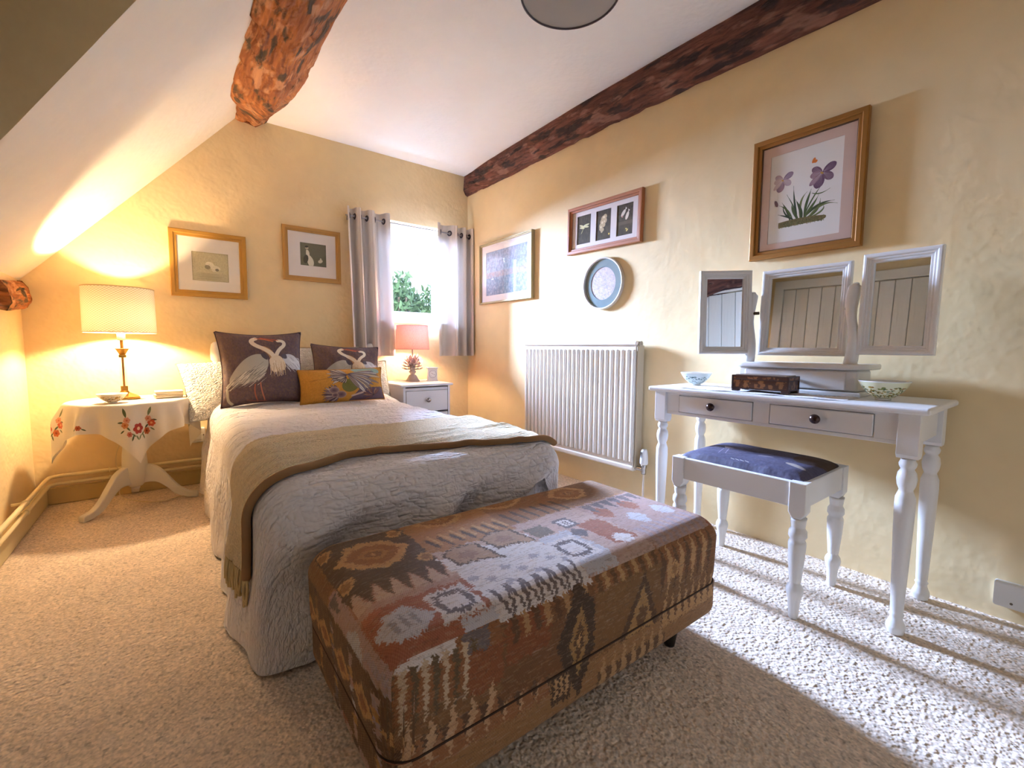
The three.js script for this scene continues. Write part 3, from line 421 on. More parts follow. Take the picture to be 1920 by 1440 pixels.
{
  const o = thing('ottoman', 'long upholstered ottoman in brown and rust kilim fabric at the foot of the bed', 'ottoman', [0.825, 0, -0.985]);
  const W = 1.11, D = 0.57, top = 0.405;
  const cloth = phys({ map: kilimTex, bumpMap: weaveFine, bumpScale: 0.0012, roughness: 0.85, sheen: 0.25, sheenColor: new THREE.Color('#d8c8c0'), sheenRoughness: 0.5 });
  const unfold = (g) => {
    const q = g.index ? g.toNonIndexed() : g, p = q.attributes.position, uv = new Float32Array(p.count * 2), A = V(), B = V(), C = V(), N = V();
    for (let i = 0; i < p.count; i += 3) {
      A.fromBufferAttribute(p, i); B.fromBufferAttribute(p, i + 1); C.fromBufferAttribute(p, i + 2); N.copy(B).sub(A).cross(C.clone().sub(A)); const x = abs(N.x), y = abs(N.y), z = abs(N.z);
      [A, B, C].forEach((P, n) => { let a = P.x, b = P.z; const d = top - P.y; if (x > y && x > z) a += Math.sign(N.x) * d; else if (z > y) b += Math.sign(N.z) * d; uv[(i + n) * 2] = (a + 0.88) / 1.76; uv[(i + n) * 2 + 1] = 1 - (b + 0.66) / 1.32; });
    }
    q.setAttribute('uv', new THREE.BufferAttribute(uv, 2)); return q;
  };
  const body = (h, r, y0, straightTop) => {                                // a soft box whose one end keeps the full outline
    const g = new RoundedBoxGeometry(W, h, D, 10, r), p = g.attributes.position;
    for (let i = 0; i < p.count; i++) {
      let x = p.getX(i), y = p.getY(i), z = p.getZ(i); const cx = clamp(x, -W / 2 + r, W / 2 - r), cz = clamp(z, -D / 2 + r, D / 2 - r), nx = x - cx, nz = z - cz, n = hypot(nx, nz);
      if ((straightTop ? y > 0 : y < 0) && n > r * 0.25) { x = cx + nx / n * r; z = cz + nz / n * r; if (straightTop ? y > h / 2 - r : y < -h / 2 + r) y = mix(straightTop ? h / 2 - r : -h / 2 + r, straightTop ? h / 2 : -h / 2, smooth(1, 0.3, n / r) > 0 ? 1 : abs(y) / (h / 2)); }
      p.setXYZ(i, x, y + y0 + h / 2, z);
    }
    return g;
  };
  const lid = body(0.21, 0.06, top - 0.21, false);
  { const p = lid.attributes.position; for (let i = 0; i < p.count; i++) { const x = p.getX(i), y = p.getY(i), z = p.getZ(i), cx = 1 - pow(min(1, abs(x) / (W / 2)), 4), cz = 1 - pow(min(1, abs(z) / (D / 2)), 4), t = smooth(top - 0.1, top, y); p.setY(i, y + 0.018 * cx * cz * t - 0.006 * (1 - cx * cz) * t); const bul = 0.010 * sin(clamp((y - top + 0.21) / 0.21) * PI); p.setX(i, x + Math.sign(x) * bul * smooth(W / 2 - 0.06, W / 2, abs(x)) + 0.004 * (fbm(y * 9, z * 6, 191, 2) - 0.5)); p.setZ(i, z + Math.sign(z) * bul * smooth(D / 2 - 0.06, D / 2, abs(z)) + 0.004 * (fbm(x * 6, y * 9, 195, 2) - 0.5)); } lid.computeVertexNormals(); }
  part(o, 'lid', toCreasedNormals(unfold(lid), 0.9), cloth);
  part(o, 'base', toCreasedNormals(unfold(body(0.121, 0.045, 0.074, true)), 0.9), cloth);
  const sg = (() => { const r = 0.056, pts = []; for (const [sx, sz, a0] of [[1, 1, 0], [-1, 1, 1], [-1, -1, 2], [1, -1, 3]]) for (let i = 0; i <= 6; i++) { const a = (a0 + i / 6) * PI / 2; pts.push([sx * (W / 2 - r + 0.0015) + r * cos(a), sz * (D / 2 - r + 0.0015) + r * sin(a)]); } return prism(pts, 0.004, 0); })(); sg.rotateX(PI / 2); part(o, 'piping', at(sg, 0, 0.195, 0), mat({ color: '#3d2a1c', roughness: 0.9 }), 'dark seam below the lid');
  for (const sx of [-1, 1]) for (const sz of [-1, 1]) part(o, 'leg', lathe([[0, 0], [0.016, 0], [0.017, 0.006], [0.028, 0.07], [0.03, 0.08], [0, 0.08]], 20).translate(sx * (W / 2 - 0.16), 0, sz * (D / 2 - 0.07)), M.black, 'short black tapered leg');
}
// ------------------------------------------------------------------ lamp corner
const TC = [-0.195, -3.41], TH = 0.622, TR = 0.27;
{
  const t = thing('pedestal_table', 'round white pedestal table on three curved legs under the cloth', 'table', [TC[0], 0, TC[1]]);
  const cream = mat({ color: '#ddd6c8', roughness: 0.45 });
  part(t, 'table_top', lathe([[0, TH - 0.024], [TR - 0.02, TH - 0.024], [TR - 0.004, TH - 0.016], [TR - 0.002, TH - 0.008], [TR - 0.008, TH - 0.002], [0, TH - 0.002]], 48), cream);
  part(t, 'column', lathe([[0, 0.11], [0.03, 0.11], [0.046, 0.13], [0.054, 0.17], [0.060, 0.23], [0.056, 0.30], [0.044, 0.40], [0.036, 0.47], [0.032, 0.54], [0.045, 0.59], [0.06, TH - 0.022], [0, TH - 0.022]], 32), cream);
  part(t, 'finial', lathe([[0, 0.085], [0.014, 0.09], [0.02, 0.1], [0.012, 0.112], [0, 0.114]], 20), cream);
  for (const a of [-2.39, -0.14, 1.65]) {
    const pr = [[0.03, 0.235], [0.07, 0.232], [0.115, 0.205], [0.16, 0.145], [0.205, 0.082], [0.25, 0.045], [0.292, 0.034], [0.30, 0.020], [0.297, 0.0], [0.275, 0.002], [0.24, 0.010], [0.19, 0.036], [0.145, 0.085], [0.10, 0.122], [0.06, 0.128], [0.03, 0.125]];
    const s = new THREE.Shape(); s.moveTo(...pr[0]); s.splineThru(pr.slice(1, 8).map((p) => new THREE.Vector2(...p))); s.splineThru(pr.slice(8).map((p) => new THREE.Vector2(...p)));
    const g = new THREE.ExtrudeGeometry(s, { depth: 0.026, bevelEnabled: true, bevelThickness: 0.006, bevelSize: 0.005, bevelOffset: -0.005, bevelSegments: 3, curveSegments: 12 }); g.translate(0, 0, -0.013); g.rotateY(a); part(t, 'leg', g, cream);
  }
}
{ // square cloth laid cornerwise over the round table
  const S = 0.43, tilt = -0.925;                                          // half side, turn of the square
  const tex = canvasTex(1024, 1024, (c, w) => {
    c.fillStyle = '#e9e3d8'; c.fillRect(0, 0, w, w);
    const R = rng(61);
    for (const q of [0, 1, 2, 3]) {
      c.save(); c.translate(w / 2, w / 2); c.rotate(q * PI / 2 + PI / 4);
      const fl = (x, y, r, col, col2) => { for (let i = 0; i < 6; i++) { c.fillStyle = col; c.beginPath(); c.ellipse(x + cos(i * 1.047) * r * 0.55, y + sin(i * 1.047) * r * 0.5, r * 0.5, r * 0.42, i, 0, 7); c.fill(); } c.fillStyle = col2; c.beginPath(); c.arc(x, y, r * 0.32, 0, 7); c.fill(); };
      const lf = (x, y, a, l) => { c.save(); c.translate(x, y); c.rotate(a); c.fillStyle = ['#5d6b47', '#75825c', '#4c5a3c'][floor(R() * 3)]; c.beginPath(); c.moveTo(0, 0); c.quadraticCurveTo(l * 0.5, -l * 0.28, l, 0); c.quadraticCurveTo(l * 0.5, l * 0.28, 0, 0); c.fill(); c.restore(); };
      // spray: x is along the corner's cross direction, y runs out to the corner
      const Y = 500;
      for (const s of [-1, 1]) { lf(s * 50, Y + 18, PI / 2 + s * 0.8, 40); lf(s * 34, Y + 30, PI / 2 - s * 0.5, 44); lf(s * 92, Y - 10, s > 0 ? 0.4 : 2.7, 36); lf(s * 86, Y - 58, s > 0 ? -0.2 : 3.3, 40); lf(s * 68, Y - 84, -PI / 2 + s * 0.1, 62); lf(s * 55, Y, s > 0 ? -0.9 : -2.2, 40); lf(s * 20, Y + 36, PI / 2 + s * 0.5, 40); }
      fl(0, Y - 4, 36, '#a93026', '#e7c9a8'); fl(70, Y + 16, 24, '#c96a3a', '#8f3a22'); fl(-64, Y + 22, 18, '#cf7a68', '#b4492f'); fl(96, Y - 40, 24, '#c25436', '#e0a070'); fl(-82, Y - 40, 22, '#cf8a5a', '#b5603a'); fl(72, Y - 66, 20, '#d99a7c', '#c06a50'); fl(-66, Y - 68, 20, '#d99a7c', '#c06a50');
      c.restore();
      c.save(); c.translate(w / 2, w / 2); c.rotate(q * PI / 2); fl(0, 472, 16, '#b5603a', '#8f3a22'); lf(14, 476, 0.6, 26); lf(-14, 476, 2.5, 26); c.restore();
    }
    speckle(c, w, w, 63, 6000, ['#d9d2c4', '#f4f0e8'], 0.18, 3);
  });
  const n = 90, g = gridGeo(n, n, (u, v) => {
    const a = (2 * u - 1) * S, b = (2 * v - 1) * S, x0 = a * cos(tilt) - b * sin(tilt), z0 = a * sin(tilt) + b * cos(tilt), r = hypot(x0, z0) || 1e-6, th = atan2(z0, x0);
    const R = TR + 0.004; let rr = r, y = TH + 0.002;
    if (r > R) { const d = r - R, q = 0.018, arc = q * PI / 2; let h; if (d < arc) { h = q * sin(d / q) * 0.6; y -= q * (1 - cos(d / q)); } else { h = q * 0.6; y -= q + (d - arc); } const k = smooth(0, 0.12, d); rr = R + h + k * (0.022 * sin(th * 9 + 0.6 * sin(th * 3)) + 0.012 * sin(th * 17 + 1) + 0.012) + 0.03 * d; }
    return [x0 / r * rr, y, max(z0 / r * rr, -(BZ * -1 + TC[1]) + 0.036), u, 1 - v];
  }, true);
  solo('tablecloth', g, phys({ map: tex, bumpMap: weaveFine, bumpScale: 0.0006, roughness: 0.9, transmission: 0.25, thickness: 0 }), 'white tablecloth embroidered with red and orange flowers on the round table', 'tablecloth', [TC[0], 0, TC[1]]);
}
{ // table lamp
  const l = thing('table_lamp', 'brass and glass column lamp with a cream pleated drum shade, lit', 'lamp', [-0.222, TH + 0.004, -3.445]);
  const s = rbox; l.rotation.y = 0.12;
  const br = mat({ color: '#a07a34', metalness: 0.8, roughness: 0.35 });
  part(l, 'base', merge([rbox(0.13, 0.016, 0.13, 0.004, 0, 0.008, 0), at(new THREE.CylinderGeometry(0.03, 0.085, 0.022, 4, 1).rotateY(PI / 4), 0, 0.027, 0), at(new THREE.CylinderGeometry(0.022, 0.03, 0.012, 4, 1).rotateY(PI / 4), 0, 0.044, 0)]), br);
  part(l, 'collar', rbox(0.032, 0.026, 0.032, 0.003, 0, 0.063, 0), br);
  part(l, 'rod', cyl(0.0055, 0.0055, 0.17, 0, 0.16, 0, 12), br);
  part(l, 'glass_column', rbox(0.030, 0.165, 0.030, 0.003, 0, 0.158, 0), phys({ color: '#fff8ea', transmission: 1, thickness: 0.02, roughness: 0.02, ior: 1.35 }));
  part(l, 'capital', merge([rbox(0.034, 0.016, 0.034, 0.003, 0, 0.249, 0), at(new THREE.CylinderGeometry(0.040, 0.018, 0.032, 4, 1).rotateY(PI / 4), 0, 0.273, 0), rbox(0.062, 0.006, 0.062, 0.002, 0, 0.291, 0)]), br);
  part(l, 'stem', cyl(0.0075, 0.0075, 0.05, 0, 0.318, 0, 14), br);
  part(l, 'bulb_holder', lathe([[0, 0.34], [0.016, 0.34], [0.019, 0.35], [0.019, 0.385], [0, 0.387]], 20), mat({ color: '#efe6d4', roughness: 0.5 }));
  const bulbGlow = mat({ color: '#fff2d8', emissive: new THREE.Color(1, 0.74, 0.42), emissiveIntensity: 2 });
  part(l, 'bulb', lathe([[0, 0.39], [0.013, 0.392], [0.016, 0.41], [0.028, 0.44], [0.031, 0.462], [0.027, 0.484], [0.014, 0.497], [0, 0.5]], 20), bulbGlow);
  const lattice = dataTex(256, (u, v) => { const a = abs(sin((u * 6 + v * 4) * PI)), b = abs(sin((u * 6 - v * 4) * PI)), k = smooth(0.25, 0.05, min(a, b)); return [0.965 - 0.36 * k, 0.90 - 0.38 * k, 0.76 - 0.42 * k]; }, true, [9, 5]);
  const sh = phys({ map: lattice, roughness: 0.95, transmission: 0.027, thickness: 0, side: THREE.DoubleSide });
  const top = 0.636, bot = 0.384, r1 = 0.160, r0 = 0.1635;
  const shade = part(l, 'lamp_shade', gridGeo(72, 10, (u, v) => { const a = u * 2 * PI, r = mix(r0, r1, v) + 0.0012 * cos(a * 72); return [cos(a) * r, mix(bot, top, v), sin(a) * r, u, v]; }), sh);
  part(shade, 'shade_trim', merge([at(new THREE.TorusGeometry(r1, 0.0028, 6, 60).rotateX(PI / 2), 0, top, 0), at(new THREE.TorusGeometry(r0, 0.0028, 6, 60).rotateX(PI / 2), 0, bot, 0)]), mat({ color: '#d9b883', roughness: 0.8 }));
  part(shade, 'shade_ring', merge([0, 1, 2].map((i) => { const a = i * 2.094 + 0.4; return tube([[0.02 * cos(a), bot + 0.012, 0.02 * sin(a)], [r0 * cos(a), bot + 0.006, r0 * sin(a)]], 0.0018, 2, 6); })), br);
  const p = new THREE.PointLight(new THREE.Color().setRGB(1, 0.73, 0.43), 1.5, 0, 2); p.position.set(0, 0.463, 0); p.castShadow = true; p.shadow.radius = 1.2; l.add(p);
}
// bowls with a painted sprig band
const sprigTex = (seed, ground, cols) => canvasTex(512, 256, (c, w, h) => { c.fillStyle = ground; c.fillRect(0, 0, w, h); const R = rng(seed); for (let i = 0; i < 270; i++) { const x = R() * w, y = h * (0.22 + 0.62 * R()); c.fillStyle = cols[floor(R() * cols.length)]; c.save(); c.translate(x, y); c.rotate(R() * 6); c.beginPath(); c.ellipse(0, 0, 4 + 9 * R(), 3 + 4 * R(), 0, 0, 7); c.fill(); c.restore(); } });
function bowl(label, r, h, pos, tex, group) {
  const b = thing('bowl', label, 'bowl', pos, 0, group), t = 0.003;
  const prof = (k) => [[0.30, 0.10], [0.42, 0.16], [0.60, 0.32], [0.76, 0.52], [0.89, 0.75], [1.0, 1.0]].map(([a, y]) => [a * r - k * t, y * h + k * t * 0.6]);
  part(b, 'outer_glaze', lathe(prof(0), 48), mat({ map: tex, roughness: 0.25 }));
  part(b, 'inner_glaze', lathe([[0, 0.10 * h + t], ...prof(1)], 48), mat({ color: '#e6e4dc', roughness: 0.2 }));
  part(b, 'rim', at(new THREE.TorusGeometry(r - t / 2, t * 0.7, 8, 48).rotateX(PI / 2), 0, h + 0.0005, 0), mat({ color: '#ece9e2', roughness: 0.2 }));
  part(b, 'foot', lathe([[0, 0.004], [0.27 * r, 0], [0.30 * r, 0], [0.31 * r, 0.004], [0.30 * r, 0.12 * h], [0, 0.12 * h]], 32), mat({ color: '#e2e0d8', roughness: 0.25 }));
  return b;
}
const warmSprig = sprigTex(71, '#e9e0cf', ['#7d7a4a', '#b9a24a', '#a8603a', '#5d6340', '#cbb05a', '#b98a50']);
bowl('cream china bowl with a sprig pattern on the embroidered tablecloth', 0.066, 0.047, [-0.262, TH + 0.004, -3.245], warmSprig);
{ // stacked round-cornered boxes on the cloth
  const cm = mat({ color: '#e6ddc9', roughness: 0.5 }), lm = mat({ color: '#b9a06c', roughness: 0.5 });
  [['lower', 0.022, 0], ['upper', 0.018, 0.0225]].forEach(([n, h, y], i) => {
    const b = thing('trinket_box', `${i ? 'upper' : 'lower'} of two flat cream trinket boxes stacked on the tablecloth`, 'box', [-0.02 + 0.003 * i, TH + 0.004 + y, -3.40], 0.15 - 0.1 * i);
    part(b, 'body', rbox(0.132, h * 0.72, 0.10, 0.008, 0, h * 0.36, 0, 3), cm); part(b, 'lid', rbox(0.136, h * 0.30, 0.104, 0.006, 0, h * 0.86, 0, 3), i ? cm : cm); part(b, 'gilt_line', rbox(0.1345, 0.003, 0.1025, 0.001, 0, h * 0.72, 0), lm);
  });
}
// heating pipes round the corner
{
  const run = (name, label, y, zin, r, back) => {
    const p = thing(name, label, 'pipe'); const zb = BZ + zin, xl = LX + 0.055 + zin * 0.3;
    const path = [[0.20, y - 0.002, zb], [0.0, y, zb], [xl + 0.10, y, zb], [xl + 0.03, y, zb + 0.008], [xl + 0.006, y, zb + 0.03], [xl, y, zb + 0.10], [xl, y, zb + 0.5], [xl, y + 0.004, -2.0]];
    part(p, 'pipe_run', tube(path, r, 120, 12), M.paintPipe);
    for (const [x, z, t] of [[-0.33, zb, 0], [xl, zb + 0.55, 1]]) part(p, 'pipe_clip', t ? merge([at(new THREE.TorusGeometry(r + 0.002, 0.003, 6, 20), x, y, z), rbox(0.045, 0.012, 0.012, 0.003, x - 0.026, y, z)]) : merge([at(new THREE.TorusGeometry(r + 0.002, 0.003, 6, 20).rotateY(PI / 2), x, y, z), rbox(0.012, 0.012, zin, 0.003, x, y, z - zin / 2)]), M.paintPipe);
    return p;
  };
  run('heating_pipe', 'upper of two cream painted heating pipes running round the corner', 0.172, 0.034, 0.011);
  run('heating_pipe', 'lower of two cream painted heating pipes running round the corner', 0.126, 0.034, 0.010);
}
function socket(name, label, pos, turn, w, h, plug) {
  const s = thing(name, label, 'socket', pos, turn);
  part(s, 'faceplate', rbox(w, h, 0.028, 0.008, 0, 0, 0.014, 3), M.whiteGloss);
  for (const k of plug === 2 ? [0] : [-1, 1]) part(s, 'screw', at(new THREE.CylinderGeometry(0.004, 0.004, 0.002, 12).rotateX(PI / 2), k * (w / 2 - 0.012), plug === 2 ? -h / 2 + 0.02 : 0, 0.0285), mat({ color: '#6b5f52', roughness: 0.6 }));
  if (plug === 1) part(s, 'plug', rbox(0.05, 0.05, 0.04, 0.012, 0, -0.005, 0.048, 3), M.whiteGloss);
  return s;
}
socket('wall_socket', 'white wall socket with a plug beside the bed and lamp table', [0.125, 0.335, BZ], 0, 0.085, 0.10, 1);
solo('lamp_cord', tube([[-0.222, TH + 0.010, -3.52], [-0.22, TH + 0.008, -3.60], [-0.232, TH - 0.03, -3.655], [-0.25, 0.40, -3.63], [-0.29, 0.27, -3.60], [-0.285, 0.20, -3.56], [-0.25, 0.17, -3.53], [-0.275, 0.09, -3.51], [-0.27, 0.045, -3.47], [-0.19, 0.010, -3.43], [-0.08, 0.007, -3.36], [0.02, 0.007, -3.42], [0.10, 0.010, -3.50]], 0.0028, 160, 6), mat({ color: '#dcc9a0', roughness: 0.6 }), 'thin cream lamp cord trailing down behind the round table', 'cord');

// ------------------------------------------------------------------ pictures
function picture(name, label, w, h, pos, turn, o) {
  const p = thing(name, label, 'picture', pos, turn); if (o.roll) { p.rotation.order = 'YXZ'; p.rotation.z = o.roll; }
  const d = o.depth ?? 0.022;
  part(p, 'frame', merge([ring(w, h, o.fw * 0.62, d, 0.004, d / 2), ring(w - o.fw * 1.1, h - o.fw * 1.1, o.fw * 0.45, d * 0.72, 0.002, d * 0.36)]), o.frame);
  if (o.slip) part(p, 'slip', ring(w - 2 * o.fw + 0.004, h - 2 * o.fw + 0.004, 0.006, d * 0.5, 0.001, d * 0.25), o.slip);
  part(p, 'backing', box(w - o.fw, h - o.fw, 0.004, 0, 0, 0.003), mat({ color: '#8a7558', roughness: 0.9 }));
  const iw = w - 2 * o.fw + 0.004, ih = h - 2 * o.fw + 0.004;
  part(p, 'mount', at(prism(rect(iw, ih), 0.003, 0, o.wins.map(([x, y, a, b]) => rect(a, b, x, y).reverse())), 0, 0, 0.0085), o.mount);
  o.wins.forEach(([x, y, a, b], i) => part(p, 'print', at(new THREE.PlaneGeometry(a + 0.004, b + 0.004), x, y, 0.0062), mat({ map: o.prints[i], roughness: 0.85 })));
  part(p, 'glazing', at(new THREE.PlaneGeometry(iw, ih), 0, 0, d * 0.62), M.glass);
  return p;
}
const gilt = (a) => mat({ color: a, metalness: 0.35, roughness: 0.45, bumpMap: cloudBump, bumpScale: 0.001 });
const sketchTex = canvasTex(512, 480, (c, w, h) => {
  c.fillStyle = '#c3bb98'; c.fillRect(0, 0, w, h); speckle(c, w, h, 81, 2000, ['#a8a183', '#d5ceb0'], 0.15, 12); c.strokeStyle = '#8d8770'; c.lineWidth = 3; c.strokeRect(12, 12, w - 24, h - 24);
  const R = rng(83); for (const [x, y, rx, ry, col] of [[245, 200, 60, 44, '#e2dcc6'], [320, 250, 74, 40, '#ddd6be'], [215, 245, 40, 34, '#8f8a74'], [300, 292, 34, 22, '#d6cfb8'], [345, 280, 26, 22, '#7a7563']]) { c.fillStyle = col; c.beginPath(); c.ellipse(x, y, rx, ry, 0.2, 0, 7); c.fill(); }
  c.globalAlpha = 0.5; for (let i = 0; i < 260; i++) { c.strokeStyle = R() > 0.5 ? '#6d6957' : '#efe9d6'; c.lineWidth = 2; const x = 190 + 200 * R(), y = 170 + 140 * R(); c.beginPath(); c.moveTo(x, y); c.lineTo(x + 22 * (R() - 0.5), y + 16 * (R() - 0.5)); c.stroke(); }
  for (let i = 0; i < 120; i++) { c.strokeStyle = '#a49d7f'; const y = 340 + 110 * R(); c.beginPath(); c.moveTo(20 + 200 * R(), y); c.lineTo(260 + 230 * R(), y + 6); c.stroke(); }
});
picture('picture', 'gilt framed sketch of small animals above the cream lamp', 0.432, 0.432, [0.2375, 1.479, BZ], 0, { fw: 0.042, frame: gilt('#b98a3c'), mount: mat({ color: '#e4ddd2', roughness: 0.9 }), wins: [[0.005, -0.012, 0.205, 0.19]], prints: [sketchTex] });
const engravingTex = canvasTex(512, 480, (c, w, h) => {
  c.fillStyle = '#6e6c58'; c.fillRect(0, 0, w, h); const R = rng(91); c.globalAlpha = 0.4; for (let i = 0; i < 900; i++) { c.strokeStyle = ['#4a4a3c', '#8a876e', '#5c5b4a'][floor(R() * 3)]; c.lineWidth = 3; const x = R() * w, y = R() * h; c.beginPath(); c.moveTo(x, y); c.lineTo(x + 40 * (R() - 0.3), y + 22 * (R() - 0.5)); c.stroke(); } c.globalAlpha = 1;
  c.fillStyle = '#d8d2bf'; c.beginPath(); c.moveTo(120, 150); c.bezierCurveTo(180, 130, 190, 230, 180, 250); c.bezierCurveTo(260, 320, 280, 400, 250, 470); c.lineTo(170, 470); c.bezierCurveTo(120, 380, 110, 260, 120, 150); c.fill();
  c.fillStyle = '#b9ac92'; c.beginPath(); c.arc(135, 108, 32, 0, 7); c.fill(); c.fillStyle = '#35352c'; c.beginPath(); c.ellipse(130, 82, 34, 20, -0.2, 0, 7); c.fill(); c.fillStyle = '#4b4a3e'; c.beginPath(); c.ellipse(110, 340, 46, 90, 0.2, 0, 7); c.fill();
  c.fillStyle = '#cfc9b4'; c.beginPath(); c.ellipse(392, 360, 48, 34, -0.5, 0, 7); c.fill(); c.beginPath(); c.arc(400, 310, 18, 0, 7); c.fill();
});
picture('picture', 'small gilt framed engraving of a figure beside the left curtain', 0.411, 0.398, [0.893, 1.627, BZ], 0, { fw: 0.036, frame: gilt('#b58a4c'), mount: mat({ color: '#e2dad4', roughness: 0.9 }), wins: [[0.006, 0.004, 0.185, 0.168]], prints: [engravingTex] });
const seaTex = canvasTex(512, 384, (c, w, h) => { const R = rng(95); c.fillStyle = '#8f9bb4'; c.fillRect(0, 0, w, h); for (const [y, hh, col] of [[0, 90, '#9aa7c0'], [90, 90, '#8795b2'], [180, 50, '#a58d8e'], [230, 60, '#73829c'], [290, 94, '#66748c']]) { c.fillStyle = col; c.fillRect(0, y, w, hh); } speckle(c, w, h, 97, 3000, ['#b9c3d6', '#5c6a84', '#a9a2ae'], 0.2, 12); c.fillStyle = '#e6e6e6'; c.beginPath(); c.moveTo(60, 240); c.lineTo(100, 236); c.lineTo(96, 248); c.fill(); });
picture('picture', 'blue seascape in a thin silver gilt frame next to the window corner', 0.735, 0.522, [RX, 1.583, -3.073], -PI / 2, { fw: 0.017, depth: 0.034, frame: gilt('#a9986f'), mount: mat({ color: '#e3dcdc', roughness: 0.9 }), wins: [[0.0, -0.002, 0.575, 0.375]], prints: [seaTex] });
const photoTex = (k) => canvasTex(256, 384, (c, w, h) => {
  c.fillStyle = '#3f382a'; c.fillRect(0, 0, w, h); speckle(c, w, h, 120 + k, 900, ['#2b261c', '#5a503a', '#4a4431'], 0.25, 18); c.lineCap = 'round';
  if (k === 0) { c.strokeStyle = '#c9b774'; c.lineWidth = 9; c.beginPath(); c.moveTo(130, 150); c.lineTo(80, 235); c.stroke(); c.fillStyle = '#d9cf9c'; for (const [x, y, a] of [[88, 140, 0.35], [165, 160, 0.15], [92, 165, 0.2], [172, 135, -0.1]]) { c.beginPath(); c.ellipse(x, y, 48, 12, a, 0, 7); c.fill(); } c.fillStyle = '#e2dcc0'; c.beginPath(); c.arc(130, 142, 10, 0, 7); c.fill(); }
  else if (k === 1) { c.fillStyle = '#bca884'; for (const [x, y, r] of [[120, 110, 34], [150, 90, 30], [110, 150, 40], [145, 140, 36], [90, 200, 36], [125, 190, 32], [85, 235, 28], [115, 250, 22], [100, 270, 18]]) { c.beginPath(); c.arc(x, y, r, 0, 7); c.fill(); } c.fillStyle = '#e0d2b0'; for (const [x, y, r] of [[130, 95, 16], [105, 160, 16], [85, 215, 14], [140, 150, 10]]) { c.beginPath(); c.arc(x, y, r, 0, 7); c.fill(); } c.fillStyle = '#e6c85a'; c.beginPath(); c.arc(222, 320, 12, 0, 7); c.fill(); }
  else { c.fillStyle = '#e0d5c2'; for (const [x, y, a] of [[100, 110, -0.9], [160, 150, -1.2]]) { c.save(); c.translate(x, y); c.rotate(a); c.beginPath(); c.ellipse(0, 0, 50, 22, 0, 0, 7); c.fill(); c.beginPath(); c.moveTo(40, 0); c.lineTo(78, -16); c.lineTo(70, 14); c.fill(); c.restore(); } c.fillStyle = '#b98a7a'; c.beginPath(); c.arc(85, 150, 12, 0, 7); c.fill(); c.fillStyle = '#e6d27a'; for (const [x, y] of [[150, 305], [170, 318], [160, 330]]) { c.beginPath(); c.arc(x, y, 10, 0, 7); c.fill(); } c.fillStyle = '#5c5240'; c.fillRect(0, 210, w, 40); }
});
picture('picture', 'wide wooden frame with three small dark photographs above the round plaque', 0.622, 0.312, [RX, 1.733, -2.01], -PI / 2, { fw: 0.034, depth: 0.03, roll: -0.022, frame: mat({ color: '#a5643a', roughness: 0.5 }), mount: mat({ color: '#e2dad6', roughness: 0.9 }), wins: [[-0.172, 0, 0.125, 0.188], [0.0, 0, 0.125, 0.188], [0.172, 0, 0.125, 0.188]], prints: [0, 1, 2].map(photoTex) });
